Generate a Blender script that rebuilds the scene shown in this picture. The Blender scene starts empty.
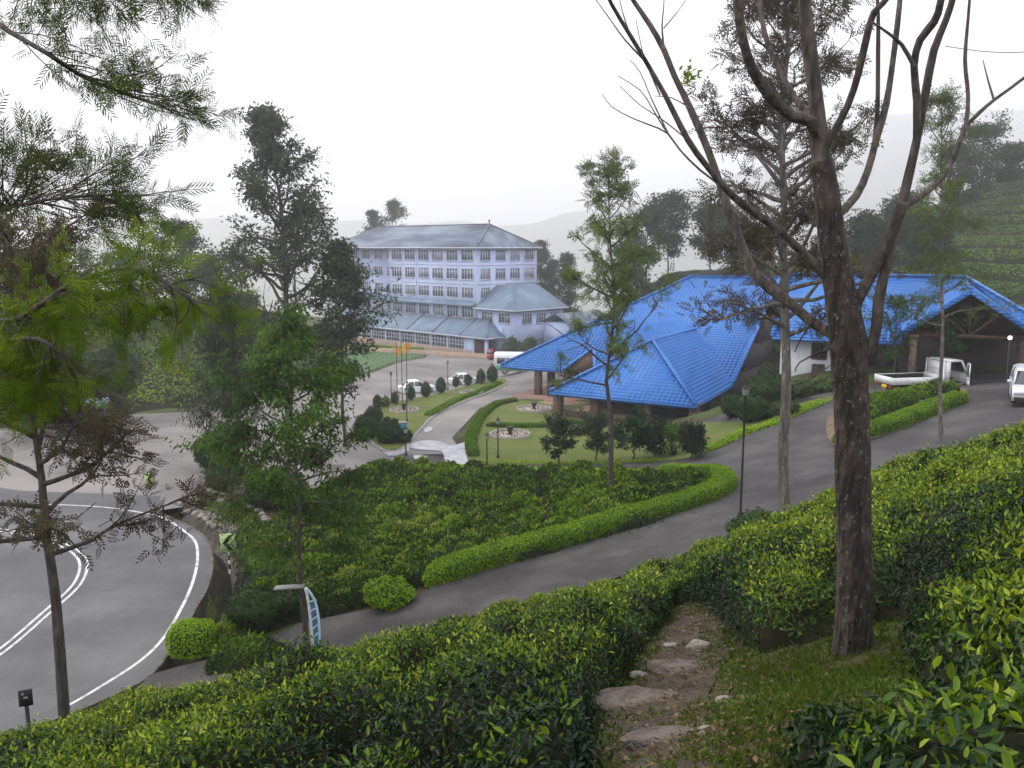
import bpy, bmesh, math, random
import numpy as np
from mathutils import Vector, Matrix
R=math.radians
sc=bpy.context.scene
COL=sc.collection
# ---------------------------------------------------------------- camera, sky, sun, exposure
F=852.0; PITCH=math.atan(137/852)
cam_d=bpy.data.cameras.new('camera'); cam=bpy.data.objects.new('camera',cam_d); COL.objects.link(cam)
cam.location=(0,0,0); cam.rotation_euler=(math.pi/2-PITCH,0,0)
cam_d.sensor_width=36; cam_d.lens=36*F/1024; cam_d.clip_start=.05; cam_d.clip_end=9000
sc.camera=cam
SUN_EL,SUN_AZ=R(48),R(-62)       # azimuth from +Y towards +X (negative: left of the view)
w=bpy.data.worlds.new('World'); sc.world=w; w.use_nodes=True
nt=w.node_tree; nt.nodes.clear()
out=nt.nodes.new('ShaderNodeOutputWorld'); bg=nt.nodes.new('ShaderNodeBackground')
sky=nt.nodes.new('ShaderNodeTexSky'); sky.sky_type='NISHITA'; sky.sun_disc=False
sky.sun_elevation=SUN_EL; sky.sun_rotation=SUN_AZ; sky.dust_density=4; sky.air_density=1.2
mul=nt.nodes.new('ShaderNodeVectorMath'); mul.operation='SCALE'; mul.inputs['Scale'].default_value=0.55
nt.links.new(sky.outputs[0],mul.inputs[0])
# overcast cloud deck: brighter towards the hidden sun and upwards, soft lumps
tc=nt.nodes.new('ShaderNodeTexCoord')
dot=nt.nodes.new('ShaderNodeVectorMath'); dot.operation='DOT_PRODUCT'
sd=(math.sin(SUN_AZ)*math.cos(SUN_EL),math.cos(SUN_AZ)*math.cos(SUN_EL),math.sin(SUN_EL))
dot.inputs[1].default_value=sd; nt.links.new(tc.outputs['Generated'],dot.inputs[0])
nz=nt.nodes.new('ShaderNodeTexNoise'); nz.inputs['Scale'].default_value=2.2; nz.inputs['Detail'].default_value=4
nt.links.new(tc.outputs['Generated'],nz.inputs['Vector'])
add=nt.nodes.new('ShaderNodeMath'); add.operation='MULTIPLY_ADD'; add.inputs[1].default_value=.5; nt.links.new(nz.outputs['Fac'],add.inputs[0]); nt.links.new(dot.outputs['Value'],add.inputs[2])
ramp=nt.nodes.new('ShaderNodeValToRGB'); nt.links.new(add.outputs[0],ramp.inputs['Fac'])
ramp.color_ramp.elements[0].position=0.1; ramp.color_ramp.elements[0].color=(19.5,19.9,22.0,1)
ramp.color_ramp.elements[1].position=1.2; ramp.color_ramp.elements[1].color=(17,17,17.2,1)
mx=nt.nodes.new('ShaderNodeMix'); mx.data_type='RGBA'; mx.inputs['Factor'].default_value=.88
nt.links.new(mul.outputs[0],mx.inputs['A']); nt.links.new(ramp.outputs[0],mx.inputs['B'])
nt.links.new(mx.outputs['Result'],bg.inputs['Color']); bg.inputs['Strength'].default_value=0.1
nt.links.new(bg.outputs[0],out.inputs['Surface'])
sl=bpy.data.lights.new('sun','SUN'); sl.energy=1.7; sl.angle=R(11); sl.color=(1,.95,.88)
so=bpy.data.objects.new('sun',sl); COL.objects.link(so)
so.rotation_euler=Vector(sd).to_track_quat('Z','Y').to_euler()
sc.view_settings.view_transform='Standard'; sc.view_settings.look='None'; sc.view_settings.gamma=1
sc.view_settings.exposure=0.13; sc.view_settings.use_curve_mapping=False
sc.render.engine='CYCLES'
sc.cycles.max_bounces=8; sc.cycles.diffuse_bounces=3; sc.cycles.glossy_bounces=2; sc.cycles.transmission_bounces=3
sc.cycles.transparent_max_bounces=8; sc.cycles.volume_bounces=3
sc.cycles.use_denoising=True; sc.cycles.use_adaptive_sampling=True
HAZE_DENSITY=.00095
# ---------------------------------------------------------------- picture rays (used to find where things stand on the terrain)
cp_,sp_=math.cos(PITCH),math.sin(PITCH)
def ray(px,py):
    a=(px-512)/F; b=(384-py)/F; y=cp_+b*sp_; z=-sp_+b*cp_
    return np.array([a/y,1.0,z/y])
def PY(px,py,Y): return ray(px,py)*Y
def PZ(px,py,z):
    r=ray(px,py); return r*(z/r[2])
def plaz(px,py):
    r=ray(px,py); return r*(10.44/(-r[2]-.057))
C=[]
for p in [(0,504),(137,513),(196,544),(196,571),(182,608),(155,649),(102,687),(150,676),(212,562),(205,539),(157,510),(0,655),(77,585),(41,540),(14,535)]:
    C.append(PZ(p[0],p[1],-13.3))
for p in [(-30,25,-13.3),(-35,35,-13.3),(-48,45,-13.2),(-20,20,-13.2),(-30,15,-13.5),(-60,30,-13.5),(-60,10,-15)]: C.append(np.array(p,float))
for p in [(150,450,-13.6),(90,445,-13.6),(20,470,-13.4),(190,470,-13.4),(250,440,-13.9)]: C.append(PZ(*p))
for p in [(180,425),(400,385),(350,380),(430,365),(500,378),(470,440),(430,425),(450,455),(530,440),(520,412),(540,400),(400,445),(300,420),(300,385),(590,425),(650,425)]: C.append(plaz(*p))
for p in [(12,82,-15),(20,90,-14.8),(18,72,-14.3),(25,80,-12.5)]: C.append(np.array(p,float))
for p in [(740,490,-10.5),(780,450,-10.2),(830,405,-9.3),(930,390,-8.6),(1000,383,-8.0),(870,440,-9.0),(1015,408,-8.0),(700,462,-11.5),(600,468,-13.0),(720,505,-10.6),(600,562,-11.2),(450,600,-11.8),(330,640,-12.4),(170,682,-13.2),(640,530,-11.0),(900,458,-8.6)]: C.append(PZ(*p))
for p in [(450,500,-12.3),(560,495,-12.0),(650,490,-11.4),(330,560,-12.6),(300,520,-13.0),(250,580,-13.2),(235,620,-13.2),(400,550,-12.1),(380,480,-13.5),(215,600,-13.3)]: C.append(PZ(*p))
for p in [(20.5,61.5,-9.9),(26,59,-9.3),(28,52,-8.4),(34,50,-7.9),(36,60,-7.8),(35,75,-8),(48,68,-6.5),(45,45,-6.2),(60,50,-4),(18,62,-10.8),(22,68,-10)]: C.append(np.array(p,float))
for px,py,Y in [(1024,180,140),(980,215,130),(930,245,120),(870,260,115),(780,270,120),(690,276,125),(640,292,118),(600,325,115),(1024,270,95),(980,255,100),(900,275,98)]: C.append(PY(px,py,Y))
for p in [(120,130,22),(80,90,2),(100,60,4),(20,170,-17),(0,195,-22),(60,190,-4),(110,200,10),(-3.7,143,-18.5),(-26,160,-18.9),(-10,178,-19),(12,158,-18.6),(-48,165,-18.5),(3,125,-17.4),(-20,130,-17.6)]: C.append(np.array(p,float))
for px,py,Y in [(150,370,95),(100,330,130),(60,290,170),(200,345,140),(330,322,195),(30,400,85),(250,375,115)]: C.append(PY(px,py,Y))
for p in [(-80,60,-13),(-100,100,-11),(-110,160,-8),(-90,200,-12)]: C.append(np.array(p,float))
# near slope: pixel of bush top, Y, drop
for px,py,Y,dr in [(660,768,3.2,0),(690,650,7.8,0),(690,612,10.8,0),(850,655,6.3,0),
   (1010,768,2.5,.65),(850,700,2.9,.65),(980,600,3.7,.65),(1000,500,6.5,.65),(1000,435,12,.7),(1050,405,14,.7),
   (720,548,14,.7),(800,500,14,.75),(900,460,15,.75),
   (300,700,6,.65),(100,722,8.2,.7),(50,768,6.3,.7),(400,660,8.2,.7),(600,600,11.8,.7),(300,652,11.5,.75),(200,682,11.5,.75),(0,738,9.5,.75),(480,768,3.6,.65)]:
    q=PY(px,py,Y); q[2]-=dr; C.append(q)
for px,py,Y,dr in [(600,585,19,1.3),(450,618,18,1.2),(300,652,18.5,1.2),(720,545,22,1.2),(200,685,17,1.1),(60,722,16,1.2),(830,490,25,1.2),(900,462,26,1.2),(1000,430,25,1.3),(1050,415,32,1.3)]:
    q=PY(px,py,Y); q[2]-=dr; C.append(q)
for p in [(0,0,-1.62),(0,-8,.8),(10,-6,3.2),(20,6,2.2),(30,18,-.5),(35,30,-3.6),(-10,-6,-3.6),(-20,4,-9.5),(-12,5,-6.8),(6,0,-.3),(50,10,3),(-40,-10,-13)]: C.append(np.array(p,float))
C=np.array(C)
def U(r2):
    return np.where(r2>1e-12, .5*r2*np.log(np.maximum(r2,1e-12)),0)
S=30.0
xy=C[:,:2]/S; n=len(C)
d2=((xy[:,None]-xy[None])**2).sum(-1)
K=U(d2)+np.eye(n)*2e-5
Pm=np.c_[np.ones(n),xy]
A=np.block([[K,Pm],[Pm.T,np.zeros((3,3))]])
sol=np.linalg.solve(A,np.r_[C[:,2],0,0,0])
def T(x,y):
    x=np.asarray(x,float);y=np.asarray(y,float);sh=np.broadcast(x,y).shape
    q=np.c_[np.broadcast_to(x,sh).ravel(),np.broadcast_to(y,sh).ravel()]/S
    out=np.empty(len(q))
    for i in range(0,len(q),20000):
        a=q[i:i+20000]
        out[i:i+20000]=U(((a[:,None]-xy[None])**2).sum(-1))@sol[:n]+np.c_[np.ones(len(a)),a]@sol[n:]
    return out.reshape(sh)

def in_poly(P,x,y):
    x=np.asarray(x,float);y=np.asarray(y,float);r=np.zeros(np.broadcast(x,y).shape,bool)
    P=np.asarray(P)[:,:2];n=len(P)
    for i in range(n):
        x1,y1=P[i];x2,y2=P[(i+1)%n]
        if y1==y2: continue
        c=((y1>y)!=(y2>y))&(x<(x2-x1)*(y-y1)/(y2-y1)+x1); r^=c
    return r
def dist_line(P,x,y,closed=False):
    P=np.asarray(P)[:,:2];d=np.full(np.broadcast(x,y).shape,1e9);n=len(P)
    for i in range(n if closed else n-1):
        a=P[i];b=P[(i+1)%n];ab=b-a;t=np.clip(((x-a[0])*ab[0]+(y-a[1])*ab[1])/max(ab@ab,1e-9),0,1)
        d=np.minimum(d,np.hypot(x-a[0]-t*ab[0],y-a[1]-t*ab[1]))
    return d
def smooth(P,step=.5,closed=False):
    P=[np.asarray(p,float) for p in P];n=len(P);out=[]
    for i in range(n if closed else n-1):
        g=lambda k:P[k%n] if closed else P[min(max(k,0),n-1)]
        a,b,c,d=g(i-1),g(i),g(i+1),g(i+2);m=max(2,int(np.linalg.norm(c-b)/step))
        for k in range(m):
            t=k/m; out.append(.5*((2*b)+(c-a)*t+(2*a-5*b+4*c-d)*t*t+(3*b-a-3*c+d)*t**3))
    if not closed: out.append(P[-1])
    return np.array(out)
def sstep(a,b,x):
    t=np.clip((x-a)/(b-a),0,1); return t*t*(3-2*t)
rs=np.random.RandomState(7)
_nt=rs.rand(64,64)
def vnoise(x,y,s=1.0):
    x=np.asarray(x,float)/s+1000;y=np.asarray(y,float)/s+1000
    i=np.floor(x).astype(int);j=np.floor(y).astype(int);u=x-i;v=y-j;u=u*u*(3-2*u);v=v*v*(3-2*v)
    g=lambda a,b:_nt[a%64,b%64]
    return (g(i,j)*(1-u)+g(i+1,j)*u)*(1-v)+(g(i,j+1)*(1-u)+g(i+1,j+1)*u)*v
def fbm(x,y,s=1.0,o=3): return sum(vnoise(x,y,s/2**k)/2**k for k in range(o))/sum(1/2**k for k in range(o))
# ---------------------------------------------------------------- materials
def new_mat(name):
    m=bpy.data.materials.new(name); m.use_nodes=True; nt=m.node_tree; b=nt.nodes['Principled BSDF']; return m,nt,b
def mat(name,col,rough=.8,noise=None,col2=None,scale=3,bump=0,bscale=None,metal=0,coords='Object',spec=None,detail=6,stretch=None,lo=.35,hi=.65):
    """surface with a two-colour procedural mottling and optional bump"""
    m,nt,b=new_mat(name); b.inputs['Roughness'].default_value=rough; b.inputs['Metallic'].default_value=metal
    b.inputs['Specular IOR Level'].default_value=.18 if spec is None else spec
    N=nt.nodes.new;L=nt.links.new
    tc=N('ShaderNodeTexCoord'); src=tc.outputs[coords]
    if stretch:
        mp=N('ShaderNodeMapping'); mp.inputs['Scale'].default_value=stretch; L(src,mp.inputs[0]); src=mp.outputs[0]
    if col2 is None: col2=tuple(c*.8 for c in col)
    n=N('ShaderNodeTexNoise'); n.inputs['Scale'].default_value=scale; n.inputs['Detail'].default_value=detail; n.inputs['Roughness'].default_value=.6; L(src,n.inputs['Vector'])
    r=N('ShaderNodeValToRGB'); r.color_ramp.elements[0].position=lo; r.color_ramp.elements[1].position=hi
    r.color_ramp.elements[0].color=(*col,1); r.color_ramp.elements[1].color=(*col2,1)
    L(n.outputs['Fac'],r.inputs['Fac']); L(r.outputs[0],b.inputs['Base Color'])
    if bump:
        n2=N('ShaderNodeTexNoise'); n2.inputs['Scale'].default_value=bscale or scale*4; n2.inputs['Detail'].default_value=4; L(src,n2.inputs['Vector'])
        bp=N('ShaderNodeBump'); bp.inputs['Strength'].default_value=bump; bp.inputs['Distance'].default_value=.05; L(n2.outputs['Fac'],bp.inputs['Height']); L(bp.outputs[0],b.inputs['Normal'])
    return m
def leaf_mat(name,stops,rough=.45,trans=.35,spec=.1):
    """leaf colour picked from a ramp by the per-leaf value stored in the mesh"""
    m,nt,b=new_mat(name); N=nt.nodes.new;L=nt.links.new
    at=N('ShaderNodeAttribute'); at.attribute_name='tone'
    r=N('ShaderNodeValToRGB'); e=r.color_ramp.elements
    e[0].position=stops[0][0]; e[0].color=(*stops[0][1],1); e[1].position=stops[-1][0]; e[1].color=(*stops[-1][1],1)
    for p,c in stops[1:-1]: k=e.new(p); k.color=(*c,1)
    L(at.outputs['Fac'],r.inputs['Fac']); L(r.outputs[0],b.inputs['Base Color'])
    b.inputs['Roughness'].default_value=rough; b.inputs['Specular IOR Level'].default_value=spec
    tr=N('ShaderNodeBsdfTranslucent'); hs=N('ShaderNodeHueSaturation'); hs.inputs['Value'].default_value=1.5; hs.inputs['Hue'].default_value=.485; L(r.outputs[0],hs.inputs['Color']); L(hs.outputs[0],tr.inputs['Color'])
    mx=N('ShaderNodeMixShader'); mx.inputs[0].default_value=trans; L(b.outputs[0],mx.inputs[1]); L(tr.outputs[0],mx.inputs[2])
    L(mx.outputs[0],nt.nodes['Material Output'].inputs['Surface']); return m
# ---------------------------------------------------------------- mesh helpers
def link(o,parent=None):
    COL.objects.link(o)
    if parent is not None: o.parent=parent
    return o
def tag(o,label=None,cat=None,group=None,kind=None):
    if label: o['label']=label
    if cat: o['category']=cat
    if group: o['group']=group
    if kind: o['kind']=kind
    return o
def empty(name,loc,rz=0,label=None,cat=None,group=None,parent=None):
    o=bpy.data.objects.new(name,None); o.location=tuple(loc); o.rotation_euler=(0,0,rz); o.empty_display_size=.3
    link(o,parent); return tag(o,label,cat,group)
class MB:
    """collects polygons, then links them as one mesh object"""
    def __init__(s): s.v=[];s.f=[];s.m=[];s.n=0;s.tone=[]
    def raw(s,V,Fc,mi=0,tone=None):
        V=np.asarray(V,float).reshape(-1,3);Fc=np.asarray(Fc,int)
        if len(Fc)==0: return s
        s.v.append(V); s.f.append(Fc+s.n); s.m.append(np.full(len(Fc),mi)); s.n+=len(V)
        s.tone.append(np.full(len(Fc),.5) if tone is None else np.asarray(tone,float)); return s
    def box(s,c,d,mi=0,rz=0,M=None):
        x,y,z=np.array(d)/2.;V=np.array([[a*x,b*y,e*z] for e in(-1,1) for b in(-1,1) for a in(-1,1)])
        if rz: c_,s_=math.cos(rz),math.sin(rz); V=V@np.array([[c_,s_,0],[-s_,c_,0],[0,0,1]])
        if M is not None: V=V@np.array(M.to_3x3().transposed())
        V=V+np.array(c,float)
        return s.raw(V,[[0,2,3,1],[4,5,7,6],[0,1,5,4],[2,6,7,3],[0,4,6,2],[1,3,7,5]],mi)
    def bb(s,x0,x1,y0,y1,z0,z1,mi=0): return s.box(((x0+x1)/2,(y0+y1)/2,(z0+z1)/2),(abs(x1-x0),abs(y1-y0),abs(z1-z0)),mi)
    def beam(s,a,b,w,h,mi=0):
        a=Vector([float(k) for k in a]);b=Vector([float(k) for k in b]);d=b-a;q=d.to_track_quat('X','Z');return s.box(tuple((a+b)/2),(d.length,w,h),mi,M=q.to_matrix().to_4x4())
    def tube(s,P,rad,k=7,mi=0,cap=True):
        P=np.asarray(P,float);n=len(P);rad=np.broadcast_to(np.asarray(rad,float),(n,))
        t=np.gradient(P,axis=0);t/=np.maximum(np.linalg.norm(t,axis=1),1e-9)[:,None]
        up=np.array([0,0,1.]) if abs(t[0][2])<.9 else np.array([1.,0,0])
        u=np.cross(t[0],up);u/=np.linalg.norm(u);V=[]
        ang=np.arange(k)*2*math.pi/k
        for i in range(n):
            u=u-t[i]*(u@t[i]);u/=max(np.linalg.norm(u),1e-9);w_=np.cross(t[i],u)
            V.append(P[i]+rad[i]*(np.cos(ang)[:,None]*u+np.sin(ang)[:,None]*w_))
        V=np.concatenate(V);i=np.arange(n-1)[:,None]*k;j=np.arange(k)[None];j2=(j+1)%k
        Q=np.stack([i+j,i+j2,i+k+j2,i+k+j],-1).reshape(-1,4)
        s.raw(V,Q,mi)
        if cap:
            a0=s.n-len(V)
            for b0 in (0,(n-1)*k):
                for q in range(1,k-2,2): s.f.append(np.array([[a0+b0,a0+b0+q,a0+b0+q+1,a0+b0+min(q+2,k-1)]])); s.m.append(np.array([mi])); s.tone.append(np.array([.5]))
                if k%2==1: s.f.append(np.array([[a0+b0,a0+b0+k-2,a0+b0+k-1]])); s.m.append(np.array([mi])); s.tone.append(np.array([.5]))
        return s
    def lathe(s,c,prof,k=12,mi=0):
        c=np.array(c,float);ang=np.arange(k)*2*math.pi/k
        V=np.concatenate([np.c_[c[0]+r*np.cos(ang),c[1]+r*np.sin(ang),np.full(k,c[2]+z)] for r,z in prof])
        n=len(prof);i=np.arange(n-1)[:,None]*k;j=np.arange(k)[None];j2=(j+1)%k
        return s.raw(V,np.stack([i+j,i+j2,i+k+j2,i+k+j],-1).reshape(-1,4),mi)
    def poly(s,P,mi=0):
        P=np.asarray(P,float); s.v.append(P); s.f.append(np.arange(len(P))[None]+s.n); s.m.append(np.array([mi])); s.tone.append(np.array([.5])); s.n+=len(P); return s
    def prism(s,P,off,mi=0):
        """solid between polygon P and P+off"""
        P=np.asarray(P,float);off=np.array(off,float);n=len(P);V=np.r_[P,P+off];b=s.n
        s.v.append(V);s.n+=2*n
        fs=[np.arange(n)[None]+b,(np.arange(n)[::-1]+n)[None]+b,np.array([[i,i+n,(i+1)%n+n,(i+1)%n] for i in range(n)])+b]
        for f in fs: s.f.append(f);s.m.append(np.full(len(f),mi));s.tone.append(np.full(len(f),.5))
        return s
    def build(s,name,mats,parent=None,smooth=False,tone=False,loc=None,rz=0):
        me=bpy.data.meshes.new(name); V=np.concatenate(s.v)
        me.vertices.add(len(V)); me.vertices.foreach_set('co',V.astype(np.float32).ravel())
        sizes=np.concatenate([np.full(len(f),f.shape[1]) for f in s.f]); idx=np.concatenate([f.ravel() for f in s.f])
        me.loops.add(len(idx)); me.loops.foreach_set('vertex_index',idx.astype(np.int32))
        me.polygons.add(len(sizes)); st=np.r_[0,np.cumsum(sizes)[:-1]]
        me.polygons.foreach_set('loop_start',st.astype(np.int32)); me.polygons.foreach_set('loop_total',sizes.astype(np.int32))
        me.polygons.foreach_set('material_index',np.concatenate(s.m).astype(np.int32))
        if smooth: me.polygons.foreach_set('use_smooth',np.ones(len(sizes),bool))
        if tone:
            a=me.attributes.new('tone','FLOAT','FACE'); a.data.foreach_set('value',np.concatenate(s.tone).astype(np.float32))
        me.update(calc_edges=True); me.validate()
        for m_ in (mats if isinstance(mats,(list,tuple)) else [mats]): me.materials.append(m_)
        o=bpy.data.objects.new(name,me)
        if loc is not None: o.location=tuple(float(k) for k in loc)
        o.rotation_euler=(0,0,rz)
        return link(o,parent)
def nrm(a): return a/np.maximum(np.linalg.norm(a,axis=-1,keepdims=True),1e-9)
def put_leaves(mb,P,D,N,L,W,tone,fold=False,droop=.12,mi=0):
    P=np.asarray(P,float);n=len(P)
    if n==0: return
    D=nrm(D);S=nrm(np.cross(D,N));Un=np.cross(S,D);L=np.broadcast_to(L,(n,))[:,None];W=np.broadcast_to(W,(n,))[:,None]
    tone=np.broadcast_to(tone,(n,))
    if not fold:
        V=np.stack([P,P+D*L*.45+S*W*.5+Un*L*.06,P+D*L-Un*L*droop,P+D*L*.45-S*W*.5+Un*L*.06],1)
        q=np.arange(n)[:,None]*4+np.array([0,1,2,3]); mb.raw(V,q,mi,tone)
    else:
        b=P; t=P+D*L-Un*L*droop
        V=np.stack([b,b+D*L*.3+S*W*.45+Un*L*.08,b+D*L*.68+S*W*.42+Un*(L*.04),t,b+D*L*.68-S*W*.42+Un*(L*.04),b+D*L*.3-S*W*.45+Un*L*.08],1)
        q=(np.arange(n)[:,None,None]*6+np.array([[0,1,2,3],[0,3,4,5]])).reshape(-1,4); mb.raw(V,q,mi,np.repeat(tone,2))
def copy_tree(o,parent=None):
    c=o.copy(); COL.objects.link(c)
    if parent is not None: c.parent=parent
    for ch in list(o.children): copy_tree(ch,c)
    return c
def relabel(o,loc,rz,label): o.location=tuple(float(k) for k in loc); o.rotation_euler=(0,0,rz); o['label']=label; return o
# ---------------------------------------------------------------- terrain
def axis(segs):
    out=[]
    for a,b,s in segs: out+=list(np.arange(a,b-1e-6,s))
    out.append(segs[-1][1]); return np.array(out)
def grow_axis(lo,segs,hi):
    a=axis(segs); l=[];x=a[0];s=segs[0][2]
    while x>lo: s*=1.25; x-=s; l.append(x)
    r=[];x=a[-1];s=segs[-1][2]
    while x<hi: s*=1.2; x+=s; r.append(x)
    return np.array(l[::-1]+list(a)+r)
XS=grow_axis(-3100,[(-72,-24,.8),(-24,13,.4),(13,76,.8)],3100)
YS=grow_axis(-60,[(-5,54,.4),(54,200,.8)],3200)
GX,GY=np.meshgrid(XS,YS)
def terrain(x,y):
    z=T(np.clip(x,-120,125),np.clip(y,-12,215))
    dx=np.maximum(np.abs(x)-115,0);dy=np.maximum(y-205,0);d=np.hypot(dx,dy)
    far=-175+45*fbm(x,y,400)+10*fbm(x,y,60)
    t=sstep(0,320,d); return z*(1-t)+far*t
GZ=terrain(GX,GY)
def H(x,y):
    x=np.asarray(x,float);y=np.asarray(y,float)
    i=np.clip(np.searchsorted(XS,x)-1,0,len(XS)-2);j=np.clip(np.searchsorted(YS,y)-1,0,len(YS)-2)
    u=np.clip((x-XS[i])/(XS[i+1]-XS[i]),0,1);v=np.clip((y-YS[j])/(YS[j+1]-YS[j]),0,1)
    return (GZ[j,i]*(1-u)+GZ[j,i+1]*u)*(1-v)+(GZ[j+1,i]*(1-u)+GZ[j+1,i+1]*u)*v
_ry=np.concatenate([np.arange(1,60,.1),np.arange(60,600,.5)])
def G(px,py):
    r=ray(px,py);h=H(r[0]*_ry,_ry)-r[2]*_ry;i=int(np.argmax(h>0))
    if i==0: return r*_ry[-1]
    t=h[i-1]/(h[i-1]-h[i]);return r*(_ry[i-1]+t*(_ry[i]-_ry[i-1]))
def GG(L): return np.array([G(*p) for p in L])
def gz(x,y,dz=0): return np.array([x,y,float(H(x,y))+dz])
# ---- outlines of the paved and planted areas on the ground
edge_pts=[PZ(*p,-13.3) for p in [(40,735),(100,706),(150,676),(178,640),(196,608),(208,585),(212,562),(205,539),(182,523),(157,511)]]
road_edge=smooth(edge_pts,.5)
road_poly=np.r_[road_edge[:,:2],[[-19,44.5],[-27,45.5],[-38,50],[-60,56],[-75,50],[-75,20],[-40,9],[-22,14],[-15,20]]]
lay_poly=np.r_[GG([(157,511),(175,500),(200,489),(216,480),(245,470),(300,462),(360,456),(402,457),(430,466),(470,466),(452,438),(480,408),(505,400),(550,398)])[:,:2],[[9,90],[14,108]],GG([(560,372),(530,362)])[:,:2],[[2,143]],GG([(505,358),(470,355),(430,352),(425,358),(395,364),(360,376),(335,382),(290,392),(245,402),(205,412),(165,413),(120,428),(60,436)])[:,:2],[[-60,70],[-75,60],[-75,50],[-60,56],[-38,50],[-27,45.5],[-19,44.5]]]
drive_poly=GG([(1120,372),(1000,374),(940,377),(880,384),(835,400),(800,416),(745,438),(690,461),(620,466),(560,467),(480,464),(400,456),(395,466),(470,470),(560,474),(640,475),(700,476),(722,481),(729,493),(700,512),(660,529),(600,547),(560,560),(500,575),(430,592),(380,608),(300,624),(230,655),(178,668),(150,676),(135,692),(215,692),(330,658),(450,624),(600,584),(700,550),(745,533),(840,494),(900,468),(1024,432),(1130,412)])[:,:2]
side_poly=drive_poly
island_poly=GG([(826,430),(829,418),(845,408),(880,398),(925,392),(960,389),(968,395),(962,404),(925,418),(880,438),(840,449),(829,442)])[:,:2]
gardA_poly=GG([(372,414),(376,406),(400,402),(430,396),(455,390),(485,381),(503,379),(507,384),(490,393),(468,401),(448,409),(430,420),(423,428),(415,436),(402,450),(385,452),(368,436)])[:,:2]
gardB_poly=GG([(474,464),(471,448),(474,432),(482,416),(495,405),(515,401),(545,404),(562,412),(590,424),(640,430),(700,424),(745,422),(800,404),(834,396),(834,384),(846,386),(840,398),(804,414),(747,436),(690,459),(620,464.5),(560,465.5)])[:,:2]
lawnC_poly=GG([(300,388),(340,378),(362,373.5),(395,362),(425,356),(428,353.5),(400,353),(360,352),(300,356)])[:,:2]
path_edge_px=[(585,768),(590,720),(600,690),(640,655),(660,628),(676,600),(690,594),(708,606),(722,640),(740,690),(735,768)]
path_c=GG([(655,790),(662,740),(668,700),(688,660),(692,630),(688,606)])
path_c=np.r_[[gz(.35,.4)],[gz(.5,1.6)],path_c]
# clear strip around the path where no tea grows: (centre, half width left, half width right)
def path_gap(x,y):
    cx=np.interp(y,path_c[:,1],path_c[:,0]); wl=np.interp(y,[0,3,6,8,10.5,12,13.5],[.15,.28,.55,.55,.3,.15,0]); wr=np.interp(y,[0,2.3,3,4.4,6,8,10.5,12.5,13.5],[.3,.3,.5,.8,.9,.35,.22,.1,0])
    return np.where(x<cx,(cx-x)/np.maximum(wl,.01),(x-cx)/np.maximum(wr,.01)) # >1 outside
# ---- terrain mesh with the ground under paving lowered
Z=GZ.copy()
for P,dz in [(road_poly,.14),(lay_poly,.14),(drive_poly,.14),(gardB_poly,.05),(gardA_poly,.02),(lawnC_poly,.05)]:
    m=in_poly(P,GX,GY); Z=np.where(m,np.minimum(Z,GZ-dz),Z)
dc=smooth(edge_pts+[G(175,502),G(200,488),G(214,480)],.4)
tdr=nrm(np.gradient(dc[:,:2],axis=0)); ndr=np.c_[tdr[:,1],-tdr[:,0]]   # outward (away from the road)
dmid=dc[:,:2]+ndr*.85
dd=dist_line(dmid,GX,GY)
Z=np.where(dd<.8,np.minimum(Z,GZ-1.5),Z)
inpath=(GY<14)&(GY>0)&(np.abs(path_gap(GX,GY))<1.6)
Z=np.where((GY<26)&(GX>-14)&(GX<20),Z+.05*(fbm(GX,GY,.9,3)-.5),Z)
ny,nx=GX.shape; ii=(np.arange(ny-1)[:,None]*nx+np.arange(nx-1)[None]); Q=np.stack([ii,ii+1,ii+nx+1,ii+nx],-1).reshape(-1,4)
def ground_material():
    m,nt,b=new_mat('ground_mat'); N=nt.nodes.new;L=nt.links.new; b.inputs['Roughness'].default_value=.95;b.inputs['Specular IOR Level'].default_value=.1
    tc=N('ShaderNodeTexCoord')
    def noise(s,d=6):
        n=N('ShaderNodeTexNoise'); n.inputs['Scale'].default_value=s; n.inputs['Detail'].default_value=d; L(tc.outputs['Object'],n.inputs['Vector']); return n.outputs['Fac']
    def rampn(f,a,b_,c1,c2):
        r=N('ShaderNodeValToRGB'); r.color_ramp.elements[0].position=a; r.color_ramp.elements[1].position=b_; r.color_ramp.elements[0].color=(*c1,1); r.color_ramp.elements[1].color=(*c2,1); L(f,r.inputs['Fac']); return r.outputs[0]
    soil=rampn(noise(3),.35,.7,(.035,.024,.015),(.085,.06,.038))
    grass=rampn(noise(6),.35,.65,(.035,.06,.014),(.075,.11,.025))
    mk=rampn(noise(.55,8),.42,.55,(0,0,0),(1,1,1))
    mx=N('ShaderNodeMix'); mx.data_type='RGBA'; L(mk,mx.inputs['Factor']); L(soil,mx.inputs['A']); L(grass,mx.inputs['B']); L(mx.outputs['Result'],b.inputs['Base Color'])
    bp=N('ShaderNodeBump'); bp.inputs['Distance'].default_value=.04; bp.inputs['Strength'].default_value=.8; L(noise(14),bp.inputs['Height']); L(bp.outputs[0],b.inputs['Normal']); return m
M={}
M['ground']=ground_material()
tag(MB().raw(np.stack([GX,GY,Z],-1).reshape(-1,3),Q).build('ground',M['ground'],smooth=True),kind='structure')
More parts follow.
